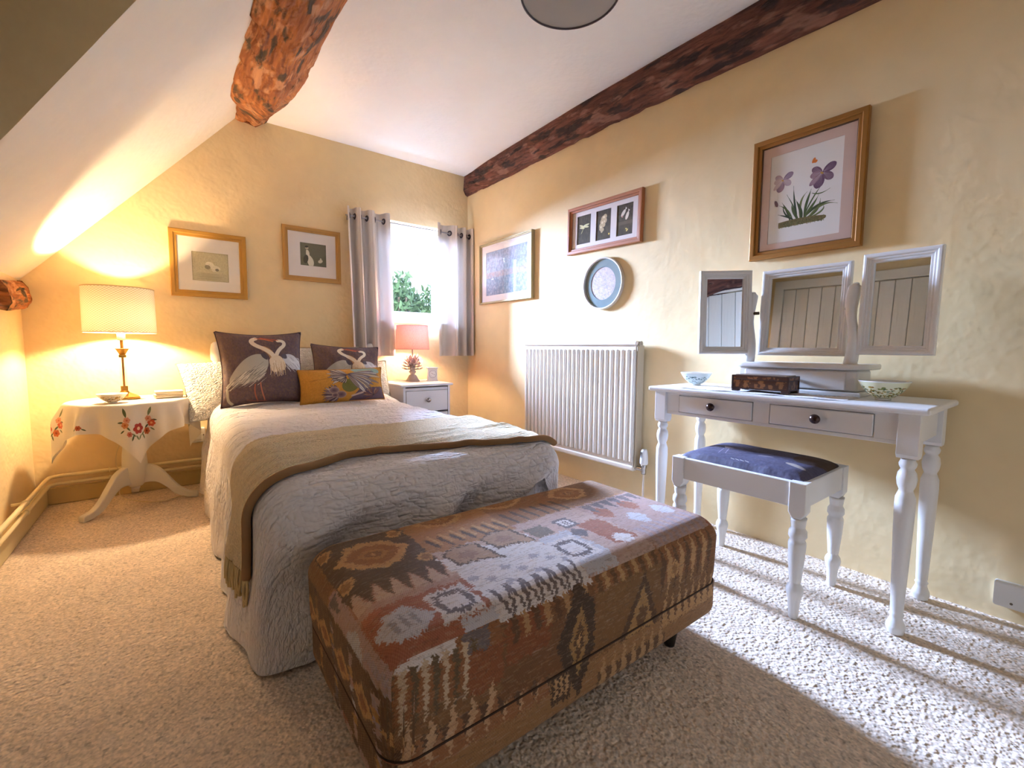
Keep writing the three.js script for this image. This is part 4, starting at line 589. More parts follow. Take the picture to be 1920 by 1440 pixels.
const irisTex = canvasTex(768, 1024, (c, w, h) => {
  c.fillStyle = '#e9e2da'; c.fillRect(0, 0, w, h); const R = rng(131);
  const leaf = (pts, wd, col) => { c.strokeStyle = col; c.lineCap = 'round'; const [a, b, d, e] = pts; for (let i = 0; i < 30; i++) { const f = (t) => [0, 1].map((q) => pow(1 - t, 3) * a[q] + 3 * t * (1 - t) ** 2 * b[q] + 3 * t * t * (1 - t) * d[q] + t ** 3 * e[q]); const p = f(i / 30), q = f((i + 1) / 30); c.lineWidth = max(3, wd * sin(min(1, (i + 2) / 30 * 1.02) * PI * 0.9 + 0.25)); c.beginPath(); c.moveTo(...p); c.lineTo(...q); c.stroke(); } };
  const G = ['#3f4d26', '#55622f', '#2f3c20', '#6c7440', '#4c5a2e'];
  const L = [[[250, 790], [230, 700], [200, 640], [150, 560], 26], [[280, 800], [250, 690], [190, 620], [120, 590], 20], [[330, 800], [300, 660], [280, 560], [270, 400], 22], [[360, 800], [340, 640], [350, 560], [420, 500], 24], [[400, 800], [400, 640], [440, 560], [460, 480], 28], [[380, 800], [470, 700], [560, 640], [700, 660], 30], [[420, 790], [520, 760], [560, 690], [560, 610], 30], [[300, 800], [250, 740], [170, 720], [110, 690], 18], [[440, 790], [520, 700], [600, 640], [730, 700], 22], [[340, 800], [300, 720], [260, 660], [260, 600], 32], [[370, 800], [380, 720], [340, 640], [300, 560], 34], [[400, 800], [440, 700], [500, 660], [540, 560], 30], [[330, 800], [200, 760], [150, 640], [170, 600], 16], [[450, 790], [560, 780], [620, 720], [590, 690], 20], [[390, 800], [430, 650], [520, 520], [560, 470], 16], [[310, 800], [330, 690], [240, 560], [200, 480], 12], [[470, 530], [520, 560], [580, 560], [650, 520], 12]];
  L.forEach((l, i) => leaf(l.slice(0, 4), l[4], G[i % 5]));
  const petal = (x, y, a, l, wd, col) => { c.save(); c.translate(x, y); c.rotate(a); c.fillStyle = col; c.beginPath(); c.moveTo(0, 0); c.bezierCurveTo(l * 0.25, -wd, l * 0.9, -wd * 1.2, l, 0); c.bezierCurveTo(l * 0.9, wd * 1.2, l * 0.25, wd, 0, 0); c.fill(); c.globalAlpha = 0.5; c.strokeStyle = '#efe6ea'; c.lineWidth = 2; for (let i = -2; i < 3; i++) { c.beginPath(); c.moveTo(l * 0.1, i * 2); c.lineTo(l * 0.85, i * wd * 0.3); c.stroke(); } c.restore(); };
  const flower = (x, y, s, cs) => { petal(x, y, -2.6, 110 * s, 40 * s, cs[0]); petal(x, y, -0.5, 130 * s, 44 * s, cs[1]); petal(x, y, 1.9, 150 * s, 56 * s, cs[1]); petal(x, y, 0.7, 120 * s, 44 * s, cs[0]); petal(x, y, 3.0, 110 * s, 40 * s, cs[2]); petal(x, y, 2.4, 150 * s, 30 * s, cs[2]); c.fillStyle = '#c79a4a'; c.beginPath(); c.ellipse(x - 6, y + 6, 16 * s, 9 * s, 0.6, 0, 7); c.fill(); };
  flower(150, 300, 0.95, ['#b9a0a8', '#8f7486', '#c9b2ae']); flower(565, 330, 1.15, ['#7a5a6a', '#6b4a62', '#9a7882']);
  c.fillStyle = '#7a5a62'; c.beginPath(); c.ellipse(85, 560, 18, 40, -0.4, 0, 7); c.fill();
  c.fillStyle = '#77663a'; c.beginPath(); c.moveTo(120, 790); c.bezierCurveTo(260, 770, 480, 770, 620, 800); c.bezierCurveTo(640, 830, 600, 845, 560, 846); c.lineTo(120, 850); c.closePath(); c.fill(); speckle(c, 480, 60, 133, 0, ['#000'], 0, 1); c.save(); c.translate(120, 790); speckle(c, 480, 56, 135, 900, ['#5a4c2a', '#93814c', '#4b5a2c'], 0.5, 6); c.restore();
  c.fillStyle = '#d8772c'; c.beginPath(); c.ellipse(470, 176, 16, 30, 0.4, 0, 7); c.fill(); c.beginPath(); c.ellipse(488, 190, 20, 16, -0.4, 0, 7); c.fill();
});
picture('picture', 'large gilt framed iris flower embroidery with a pink mount above the mirrors', 0.444, 0.546, [RX, 1.632, -0.844], -PI / 2, { fw: 0.036, depth: 0.03, frame: gilt('#9c6a2c'), slip: mat({ color: '#5a3b20', roughness: 0.6 }), mount: mat({ color: '#d3b6a6', roughness: 0.9 }), wins: [[-0.005, -0.006, 0.286, 0.396]], prints: [irisTex] });
{ // round framed plaque
  const p = thing('round_plaque', 'round silver rimmed plaque with a blue grey mount and lace centre', 'plaque', [RX, 1.357, -2.0], -PI / 2), r = 0.168;
  part(p, 'rim', lathe([[r - 0.012, 0.002], [r - 0.012, 0.02], [r - 0.006, 0.026], [r - 0.001, 0.022], [r, 0.004], [r - 0.004, 0.0]], 64).rotateX(PI / 2), mat({ color: '#d5cfc8', metalness: 0.5, roughness: 0.35 }));
  part(p, 'mount', at(new THREE.RingGeometry(0.105, r - 0.010, 64), 0, 0, 0.012), mat({ color: '#7d8d8d', roughness: 0.9 }));
  const lace = canvasTex(512, 512, (c, w) => { c.fillStyle = '#cdbfc3'; c.fillRect(0, 0, w, w); const R = rng(141); for (let i = 0; i < 420; i++) { const a = R() * 6.28, d = 240 * sqrt(R()), x = 256 + cos(a) * d, y = 256 + sin(a) * d; c.strokeStyle = ['#a796a2', '#e3d8da', '#9aa394', '#b3a2ae'][floor(R() * 4)]; c.lineWidth = 3; c.beginPath(); c.arc(x, y, 5 + 11 * R(), 0, 4 + 2 * R()); c.stroke(); } });
  part(p, 'lace_panel', at(new THREE.CircleGeometry(0.107, 48), 0, 0, 0.009), mat({ map: lace, roughness: 0.9 }));
  part(p, 'backing', at(new THREE.CylinderGeometry(r - 0.012, r - 0.012, 0.004, 48).rotateX(PI / 2), 0, 0, 0.003), mat({ color: '#8a7558', roughness: 0.9 }));
  part(p, 'glazing', at(new THREE.CircleGeometry(r - 0.011, 48), 0, 0, 0.018), M.glass);
}
// ------------------------------------------------------------------ radiator
{
  const r = thing('radiator', 'cream ribbed panel radiator on the long wall', 'radiator', [2.225, 0, -2.195]);
  const rm = mat({ color: '#ddd2c4', roughness: 0.4 }), W = 1.05, y0 = 0.205, y1 = 0.965;
  part(r, 'panel', rbox(0.028, y1 - y0, W - 0.01, 0.006, -0.010, (y0 + y1) / 2, 0), rm);
  part(r, 'rear_panel', rbox(0.014, y1 - y0 - 0.04, W - 0.04, 0.004, 0.022, (y0 + y1) / 2, 0), rm);
  part(r, 'top_rail', rbox(0.062, 0.026, W + 0.012, 0.010, -0.004, y1 + 0.002, 0, 3), rm); part(r, 'bottom_rail', rbox(0.046, 0.034, W, 0.012, -0.008, y0 + 0.004, 0, 3), rm);
  const n = 25, pitch = W / n, rg = rbox(0.020, y1 - y0 - 0.075, pitch * 0.56, 0.0095, 0, 0, 0, 3);
  for (let i = 0; i < n; i++) { const o = part(r, 'rib', rg, rm); o.position.set(-0.026, (y0 + y1) / 2 + 0.002, -W / 2 + pitch * (i + 0.5)); }
  part(r, 'end_cap', merge([rbox(0.06, y1 - y0 - 0.02, 0.010, 0.004, 0.006, (y0 + y1) / 2, W / 2 + 0.004)]), mat({ color: '#b3a287', roughness: 0.5 }));
  part(r, 'air_vent', merge([at(new THREE.CylinderGeometry(0.017, 0.017, 0.016, 20).rotateX(PI / 2), -0.004, y1 - 0.002, W / 2 + 0.008), at(new THREE.CylinderGeometry(0.006, 0.006, 0.006, 12).rotateX(PI / 2), -0.004, y1 - 0.002, W / 2 + 0.018)]), mat({ color: '#a99a86', roughness: 0.4 }));
  part(r, 'inlet', at(new THREE.CylinderGeometry(0.013, 0.013, 0.05, 16).rotateX(PI / 2), -0.004, y0 + 0.010, W / 2 + 0.025), M.chrome);
  part(r, 'bracket', merge([-0.35, 0.35].map((z) => rbox(0.05, 0.05, 0.03, 0.004, 0.030, y1 - 0.10, z))), rm);
  const v = part(r, 'valve', lathe([[0, -0.03], [0.013, -0.03], [0.015, -0.02], [0.014, 0.0], [0.018, 0.012], [0.017, 0.03], [0, 0.03]], 20).translate(-0.004, y0 + 0.012, W / 2 + 0.058), M.chrome, 'chrome valve body');
  part(v, 'valve_head', lathe([[0, 0.03], [0.021, 0.03], [0.024, 0.036], [0.024, 0.06], [0.020, 0.105], [0.016, 0.118], [0.010, 0.122], [0, 0.123]], 24).translate(-0.004, y0 + 0.012, W / 2 + 0.058), M.whiteGloss);
  part(v, 'grip_slot', merge([-0.35, 0, 0.35].map((a) => { const g = rbox(0.003, 0.036, 0.004, 0.001, -0.0215, 0.088, 0); g.rotateY(-0.35 + a); return g.translate(-0.004, y0 + 0.012, W / 2 + 0.058); })), mat({ color: '#4a4648', roughness: 0.6 }));
  part(v, 'feed_pipe', cyl(0.0055, 0.0055, y0 - 0.018, -0.004, (y0 - 0.018) / 2, W / 2 + 0.058, 12), mat({ color: '#d8cdbf', roughness: 0.5 }));
}
// ------------------------------------------------------------------ dressing table
const DT = 0.757;
const turned = (H, s, prof) => lathe(prof.map(([r, y]) => [r * s, y * H]), 28);
{
  const t = thing('dressing_table', 'white painted dressing table with two drawers and turned legs', 'table', [2.043, 0, -0.806]);
  const m = M.white, hx = 0.222, hz = 0.505;
  { const g = rbox(2 * hx, 0.022, 2 * hz, 0.009, 0, DT - 0.011, 0, 4); part(t, 'table_top', g, m); }
  const lx = 0.170, lz = 0.452, blk = 0.056, bh = 0.145, yb = DT - 0.022 - bh;
  const prof = [[0, 0], [0.017, 0], [0.022, 0.006], [0.026, 0.035], [0.0255, 0.05], [0.018, 0.085], [0.0165, 0.10], [0.020, 0.112], [0.0165, 0.124], [0.0175, 0.14], [0.0255, 0.60], [0.027, 0.72], [0.026, 0.78], [0.020, 0.812], [0.018, 0.822], [0.024, 0.85], [0.0265, 0.885], [0.024, 0.918], [0.017, 0.938], [0.022, 0.955], [0.0235, 0.97], [0.019, 0.988], [0.020, 1.0], [0, 1.0]];
  for (const sx of [-1, 1]) for (const sz of [-1, 1]) {
    const lg = turned(yb, 1, prof).translate(sx * lx, 0, sz * lz);
    const b = prism([[-blk / 2, 0.012], [-blk / 2 + 0.010, 0], [blk / 2 - 0.010, 0], [blk / 2, 0.012], [blk / 2, bh], [-blk / 2, bh]], blk, 0.002).translate(sx * lx, yb, sz * lz);
    part(t, 'leg', merge([lg, b]), m);
  }
  const ay0 = DT - 0.022 - 0.105, ay = (ay0 + DT - 0.022) / 2, ah = 0.105;
  part(t, 'apron', merge([rbox(0.018, ah, 2 * lz - blk, 0.002, lx + 0.004, ay, 0), ...[-1, 1].map((s) => rbox(2 * lx - blk, ah, 0.018, 0.002, 0, ay, s * (lz + 0.004)))]), m);
  // front rail with drawer openings
  const fx = -lx - 0.004, zo = lz - blk / 2;
  part(t, 'front_rail', merge([rbox(0.018, 0.012, 2 * zo, 0.002, fx, DT - 0.028, 0), rbox(0.018, 0.014, 2 * zo, 0.002, fx, ay0 + 0.007, 0), box(0.018, ah - 0.024, 0.062, fx + 0.0005, ay + 0.001, -zo + 0.031), box(0.018, ah - 0.024, 0.062, fx + 0.0005, ay + 0.001, zo - 0.031), box(0.018, ah - 0.024, 0.062, fx + 0.0005, ay + 0.001, 0)]), m);
  for (const s of [-1, 1]) {
    const w = zo - 0.062 - 0.031 - 0.006, zc = s * (0.031 + (zo - 0.062 - 0.031) / 2);
    const d = part(t, 'drawer', merge([rbox(0.018, ah - 0.030, w, 0.004, fx - 0.005, ay + 0.001, zc), box(0.22, ah - 0.045, w - 0.02, fx + 0.115, ay, zc)]), m);
    const k = lathe([[0, 0], [0.008, 0], [0.007, 0.008], [0.010, 0.012], [0.016, 0.018], [0.0175, 0.025], [0.014, 0.032], [0.006, 0.036], [0, 0.0365]], 24).rotateZ(PI / 2).translate(fx - 0.013, ay + 0.004, zc);
    part(d, 'knob', k, mat({ color: '#4a3732', metalness: 0.7, roughness: 0.22 }), 'dark bronze knob');
  }
}
// ------------------------------------------------------------------ stool
{
  const t = thing('stool', 'white wooden stool with turned legs and a dark crane print seat', 'stool', [1.876, 0, -0.818]);
  const m = M.white, lx = 0.183, lz = 0.225, b = 0.052, top = 0.486;
  const prof = [[0, 0], [0.013, 0], [0.0145, 0.01], [0.019, 0.18], [0.0255, 0.255], [0.027, 0.29], [0.024, 0.32], [0.0165, 0.355], [0.018, 0.37], [0.025, 0.60], [0.0275, 0.74], [0.026, 0.765], [0.022, 0.785], [0.0285, 0.82], [0.0275, 0.87], [0.021, 0.90], [0.022, 0.92], [0.024, 0.97], [0.0255, 1.0], [0, 1.0]];
  const bh = 0.125, yb = top - bh;
  for (const sx of [-1, 1]) for (const sz of [-1, 1]) part(t, 'leg', merge([turned(yb, 1, prof).translate(sx * lx, 0, sz * lz), prism([[-b / 2, 0.02], [-b / 2 + 0.012, 0], [b / 2 - 0.012, 0], [b / 2, 0.02], [b / 2, bh], [-b / 2, bh]], b, 0.003).rotateY(sx < 0 ? PI / 2 : PI / 2).translate(sx * lx, yb, sz * lz)]), m);
  const ah = 0.088;
  for (const s of [-1, 1]) { part(t, 'rail', rbox(0.022, ah, 2 * lz - b + 0.004, 0.003, s * (lx + 0.010), top - ah / 2 - 0.001, 0), m); part(t, 'rail', rbox(2 * lx - b + 0.004, ah, 0.022, 0.003, 0, top - ah / 2 - 0.001, s * (lz + 0.010)), m); }
  part(t, 'seat_board', rbox(2 * lx, 0.014, 2 * lz, 0.002, 0, top - 0.018, 0), m);
  const seatTex = canvasTex(1024, 768, (c, w, h) => {
    c.fillStyle = '#4e4a60'; c.fillRect(0, 0, w, h); speckle(c, w, h, 151, 4000, ['#3a3448', '#6a6680', '#57526a'], 0.2, 14);
    c.fillStyle = '#33242c'; c.beginPath(); c.moveTo(0, 0); c.lineTo(w, 0); c.lineTo(w, 220); c.bezierCurveTo(700, 130, 380, 110, 120, 60); c.fill();
    c.fillStyle = '#4a3524'; c.beginPath(); c.ellipse(900, 240, 130, 190, 0.2, 0, 7); c.fill(); c.strokeStyle = '#8d8398'; c.lineWidth = 7; c.lineCap = 'round';
    c.fillStyle = '#9c94a2'; c.beginPath(); c.moveTo(190, 330); c.lineTo(300, 360); c.lineTo(250, 430); c.fill(); for (const [x, y, x2, y2] of [[240, 430, 290, 620], [275, 410, 340, 600]]) { c.beginPath(); c.moveTo(x, y); c.lineTo(x2, y2); c.stroke(); }
    c.fillStyle = '#8a7f88'; c.beginPath(); c.ellipse(600, 430, 60, 22, -0.3, 0, 7); c.fill(); c.fillStyle = '#a99c92'; c.beginPath(); c.ellipse(880, 560, 90, 30, 0.4, 0, 7); c.fill(); c.fillStyle = '#d9d2cc'; for (let i = 0; i < 12; i++) { c.beginPath(); c.ellipse(440 + i * 13, 690 + (i % 3) * 5, 6, 4, 0, 0, 7); c.fill(); }
  });
  const cw = 2 * lz + 0.025, cd = 2 * lx + 0.0;
  const seat = gridGeo(34, 26, (u, v) => { const x = (v - 0.5) * cd, z = (u - 0.5) * cw, e = pow((1 - pow(abs(2 * u - 1), 6)) * (1 - pow(abs(2 * v - 1), 6)), 0.5); return [x, top - 0.006 + 0.036 * e + 0.006 * (fbm(x * 9, z * 9, 201, 2) - 0.5) * e, z, u, v]; }, false);
  const sm = phys({ map: seatTex, roughness: 0.7, sheen: 0.4, sheenColor: new THREE.Color('#9a94c0'), sheenRoughness: 0.4, bumpMap: cloudBump, bumpScale: 0.004 });
  part(t, 'seat_pad', merge([seat, box(cd, 0.006, cw, 0, top - 0.009, 0)]), sm);
}
// ------------------------------------------------------------------ triple mirror
{
  const t = thing('dressing_mirror', 'white triple dressing mirror standing on a small drawer base', 'mirror', [2.135, DT, -0.775]);
  const m = M.white, silver = mat({ color: '#e9ebea', metalness: 1, roughness: 0.015 });
  const hz = 0.225, d = 0.17;
  part(t, 'base', merge([rbox(d + 0.012, 0.016, 2 * hz + 0.03, 0.006, 0, 0.008, 0), rbox(d - 0.01, 0.085, 2 * hz, 0.012, 0.002, 0.058, 0, 3)]), m);
  const dr = part(t, 'drawer', rbox(0.014, 0.07, 2 * hz - 0.075, 0.003, -d / 2 + 0.004, 0.058, 0), m); part(dr, 'knob', lathe([[0, 0], [0.006, 0], [0.006, 0.006], [0.012, 0.014], [0.010, 0.020], [0, 0.023]], 20).rotateZ(PI / 2).translate(-d / 2 - 0.003, 0.06, 0), m);
  { const s = new THREE.Shape(); const w = 2 * hz + 0.05, e = d + 0.03, r = 0.06; s.moveTo(-e / 2, -w / 2 + r); s.quadraticCurveTo(-e / 2, -w / 2, -e / 2 + r, -w / 2); s.lineTo(e / 2, -w / 2); s.lineTo(e / 2, w / 2); s.lineTo(-e / 2 + r, w / 2); s.quadraticCurveTo(-e / 2, w / 2, -e / 2, w / 2 - r); s.closePath(); const g = new THREE.ExtrudeGeometry(s, { depth: 0.010, bevelEnabled: true, bevelThickness: 0.006, bevelSize: 0.005, bevelOffset: -0.005, bevelSegments: 3 }); g.rotateX(-PI / 2); g.scale(1, 1, -1); part(t, 'plinth_top', toCreasedNormals(at(g, 0, 0.107, 0), 0.6), m); }
  const py = 0.123;
  for (const s of [-1, 1]) {                                             // S shaped posts
    const pts = []; for (let i = 0; i <= 14; i++) { const y = i / 14; pts.push([-0.052 - 0.012 * sin(y * PI * 1.6 + 0.2), py + y * 0.305, s * 0.19 + 0.010 * sin(y * 2 * PI)]); }
    const g = new THREE.TubeGeometry(new THREE.CatmullRomCurve3(pts.map((p) => V(...p))), 40, 1, 16, false), p = g.attributes.position, k = g.attributes.normal, P = [...Array(41)].map((_, i) => new THREE.CatmullRomCurve3(pts.map((q) => V(...q))).getPointAt(i / 40));
    for (let i = 0; i <= 40; i++) for (let j = 0; j <= 16; j++) { const q = i * 17 + j, tt = i / 40, rr = mix(0.0225, 0.0165, smooth(0, 0.5, tt)) + 0.006 * smooth(0.55, 0.85, tt) - 0.012 * smooth(0.95, 1.0, tt) ** 3; p.setXYZ(q, P[i].x + k.getX(q) * rr, P[i].y + k.getY(q) * rr, P[i].z + k.getZ(q) * rr); }
    const cap = new THREE.SphereGeometry(0.0112, 16, 8).scale(1, 0.6, 1).translate(P[40].x, P[40].y, P[40].z);
    const o = part(t, 'post', merge([g, cap]), m); part(o, 'pivot_knob', at(new THREE.CylinderGeometry(0.007, 0.007, 0.022, 14).rotateX(PI / 2), -0.045, py + 0.215, s * 0.172), mat({ color: '#57462f', metalness: 0.7, roughness: 0.4 }));
  }
  const panel = (w, h, name) => { const g = new THREE.Group(); g.name = name; const f = new THREE.Mesh(merge([ring(w, h, 0.016, 0.026, 0.005, 0), ring(w - 0.024, h - 0.024, 0.012, 0.018, 0.003, -0.001), ring(w - 0.042, h - 0.042, 0.012, 0.012, 0.002, -0.002), box(w - 0.012, h - 0.012, 0.006, 0, 0, -0.010)]), m); f.name = 'moulding'; f.castShadow = f.receiveShadow = true; g.add(f); const q = new THREE.Mesh(new THREE.PlaneGeometry(w - 0.064, h - 0.064), silver); q.position.z = -0.0062; q.name = 'mirror_glass'; g.add(q); t.add(g); g.rotation.order = 'YXZ'; return g; };
  const a = panel(0.333, 0.372, 'centre_panel'); a.position.set(-0.012, 0.338, 0.0); a.rotation.set(-0.055, -PI / 2, 0);
  const r = panel(0.222, 0.372, 'side_panel'); r.position.set(-0.062, 0.346, 0.323); r.rotation.set(-0.055, -PI / 2 - 0.04, 0);
  const l = panel(0.222, 0.372, 'side_panel'); l.position.set(-0.138, 0.342, -0.268); l.rotation.set(-0.045, -PI / 2 + 0.80, 0);
}
// ------------------------------------------------------------------ things on the dressing table
{
  const laceTex = canvasTex(1024, 384, (c, w, h) => { c.fillStyle = '#e6dfdc'; c.fillRect(0, 0, w, h); const R = rng(161); for (let i = 0; i < 90; i++) { c.fillStyle = ['#c99a88', '#8c8474', '#b4766a', '#6f6a66'][floor(R() * 4)]; const e = R() > 0.5, x = R() * w, y = e ? 20 + 40 * R() : h - 60 + 40 * R(); c.beginPath(); c.ellipse(x, y, 6 + 10 * R(), 4 + 5 * R(), R() * 3, 0, 7); c.fill(); } });
  solo('table_runner', gridGeo(60, 16, (u, v) => { const z = mix(-1.17, -0.535, u), x = mix(1.845, 2.026, v) + 0.010 * sin(u * 40) * (abs(v - 0.5) > 0.45 ? 1 : 0); return [x, DT + 0.0018 + 0.0012 * sin(u * 23 + v * 5), z, u, v]; }), mat({ map: laceTex, roughness: 0.95 }), 'white embroidered runner lying on the dressing table', 'runner');
  const b = thing('jewellery_box', 'brown carved wooden jewellery box in front of the mirror base', 'box', [1.955, DT + 0.0035, -0.838], 0.04);
  const wt = dataTex(128, (u, v) => { const n = fbm(u * 12, v * 12, 211, 3, 12, 12), q = smooth(0.45, 0.6, n); return [mix(0.30, 0.56, q), mix(0.17, 0.38, q), mix(0.10, 0.22, q)]; }, true, [6, 6]), wm = mat({ map: wt, roughness: 0.5, bumpMap: cloudBump, bumpScale: 0.003 }), dk = mat({ color: '#3c2218', roughness: 0.45 });
  part(b, 'body', uvMetres(box(0.112, 0.038, 0.212, 0, 0.030, 0)), wm);
  part(b, 'lid', uvMetres(box(0.116, 0.016, 0.216, 0, 0.0585, 0)), wm); part(b, 'lid_panel', rbox(0.098, 0.005, 0.196, 0.002, 0, 0.068, 0), mat({ color: '#8a7a6c', roughness: 0.25 }));
  part(b, 'edge_trim', merge([rbox(0.118, 0.004, 0.218, 0.001, 0, 0.0655, 0), rbox(0.118, 0.004, 0.218, 0.001, 0, 0.0505, 0), rbox(0.116, 0.005, 0.216, 0.001, 0, 0.0125, 0), ...[[-1, -1], [-1, 1], [1, -1], [1, 1]].map(([x, z]) => box(0.006, 0.054, 0.006, x * 0.056, 0.037, z * 0.106))]), dk);
  for (const [x, z] of [[-1, -1], [-1, 1], [1, -1], [1, 1]]) part(b, 'foot', rbox(0.022, 0.012, 0.03, 0.004, x * 0.047, 0.006, z * 0.095), dk);
}
bowl('pale green china bowl at the window end of the dressing table', 0.072, 0.060, [2.06, DT + 0.001, -1.205], sprigTex(171, '#c9d2cc', ['#6f7f7a', '#8a9a96', '#5a6a68', '#a9b4ae']));
bowl('cream china bowl with green sprigs at the near end of the dressing table', 0.074, 0.066, [2.015, DT + 0.001, -0.462], sprigTex(173, '#e2dcb4', ['#5a6338', '#8a8a40', '#a88a3a', '#7a7a50', '#9a6a3a', '#4a5230']));
socket('wall_socket', 'white wall socket low on the wall right of the dressing table', [RX, 0.097, -0.130], -PI / 2, 0.088, 0.088, 2);
// ------------------------------------------------------------------ window corner
const curtainCloth = phys({ color: '#d9cfc8', roughness: 0.92, transmission: 0.055, thickness: 0, bumpMap: weaveFine, bumpScale: 0.0006, side: THREE.DoubleSide });
const rodY = 1.952, rodZ = BZ + 0.085;
function curtain(label, x0, x1, topY, botY, folds, amp, widths, b0, b1) {
  const c = thing('curtain', label, 'curtain', [0, 0, 0], 0, undefined);
  const ph = (u) => { let s = 0, tot = widths.reduce((a, b) => a + b, 0), q = u * tot, i = 0; while (i < widths.length - 1 && q > widths[i]) { q -= widths[i]; i++; } return i + q / widths[i]; };
  const F = (u, v) => { const k = ph(u), w = cos(k * PI), A = amp * mix(0.85, 1.15, v) * (0.85 + 0.3 * hash(floor(k), 3)), x = mix(mix(x0, x1, u), mix(b0, b1, u), v) + 0.006 * sin(k * PI * 2), y = mix(topY, botY, v); return [x, y, rodZ + A * w + 0.006 * (fbm(u * 6, v * 3, 221, 2) - 0.5), u, v]; };
  part(c, 'drape', gridGeo(150, 40, F, true), curtainCloth);
  part(c, 'hem', gridGeo(150, 1, (u, v) => { const p = F(u, mix(0.955, 1, v)); return [p[0], p[1], p[2] + 0.0025, u, v]; }, true), curtainCloth);
  for (let i = 0; i < widths.length; i++) {
    const tot = widths.reduce((a, b) => a + b, 0), u = (widths.slice(0, i).reduce((a, b) => a + b, 0) + widths[i] / 2) / tot, p = F(u, (topY - rodY) / (topY - botY)), q = F(u + 0.004, (topY - rodY) / (topY - botY)), a = atan2(q[2] - p[2], q[0] - p[0]);
    const g = merge([new THREE.TorusGeometry(0.0195, 0.0052, 10, 28), at(new THREE.TorusGeometry(0.016, 0.0035, 8, 24), 0, 0, 0.003)]); g.rotateY(-a); part(c, 'eyelet', at(g, p[0], rodY, p[2]), mat({ color: '#4c4650', metalness: 0.8, roughness: 0.3 }), 'dark metal eyelet ring');
  }
  return c;
}
curtain('pale linen eyelet curtain gathered on the left of the window', 1.125, 1.463, 2.015, 0.862, 5, 0.045, [0.7, 0.7, 0.7, 0.9, 1.1, 1.2], 1.15, 1.485);
curtain('pale linen eyelet curtain drawn to the room corner on the right of the window', 1.898, 2.262, 2.022, 0.86, 5, 0.040, [1.3, 1.35, 0.8, 0.6, 0.6, 0.6], 1.90, 2.255);
{
  const r = thing('curtain_rod', 'thin grey metal curtain rod across the window', 'curtain rod');
  const rm = mat({ color: '#a9a7ae', metalness: 0.7, roughness: 0.35 });
  part(r, 'rod', at(new THREE.CylinderGeometry(0.0055, 0.0055, 1.142, 16).rotateZ(PI / 2), 1.694, rodY, rodZ), rm);
  part(r, 'bracket', merge([1.16, 2.22].map((x) => rbox(0.012, 0.03, rodZ - BZ, 0.003, x, rodY, (rodZ + BZ) / 2))), rm);
}
// ---- nightstand
const NS = [1.59, -3.40], NH = 0.652;
{
  const n = thing('nightstand', 'white painted nightstand with drawers between bed and window', 'nightstand', [NS[0], 0, NS[1]]);
  const m = mat({ color: '#d2ced2', roughness: 0.42 }), W = 0.40, D = 0.44;
  part(n, 'top', rbox(W + 0.05, 0.020, D + 0.03, 0.008, 0, NH - 0.010, 0, 3), m);
  part(n, 'body', merge([box(0.018, NH - 0.08, D, -W / 2 + 0.009, NH / 2 + 0.02, 0), box(0.018, NH - 0.08, D, W / 2 - 0.009, NH / 2 + 0.02, 0), box(W - 0.03, NH - 0.08, 0.01, 0, NH / 2 + 0.02, -D / 2 + 0.006), box(W - 0.03, 0.018, D, 0, 0.07, 0), box(W - 0.03, 0.02, D - 0.01, 0, NH - 0.04, 0)]), m);
  for (let i = 0; i < 3; i++) {
    const h = 0.165, y = NH - 0.052 - h / 2 - i * (h + 0.012), d = part(n, 'drawer', merge([rbox(W - 0.044, h, 0.016, 0.005, 0, y, D / 2 - 0.004), box(W - 0.07, h - 0.04, D - 0.06, 0, y, -0.01)]), m);
    part(d, 'knob', lathe([[0, 0], [0.009, 0], [0.008, 0.008], [0.016, 0.014], [0.018, 0.022], [0.012, 0.030], [0, 0.032]], 24).rotateX(PI / 2).translate(0, y + 0.008, D / 2 + 0.004), mat({ color: '#9b949a', metalness: 0.8, roughness: 0.2 }), 'pewter knob');
  }
  for (const [x, z] of [[-1, -1], [1, -1], [-1, 1], [1, 1]]) part(n, 'foot', lathe([[0, 0], [0.018, 0], [0.026, 0.02], [0.026, 0.05], [0.02, 0.062], [0, 0.062]], 20).translate(x * (W / 2 - 0.035), 0, z * (D / 2 - 0.035)), m);
}
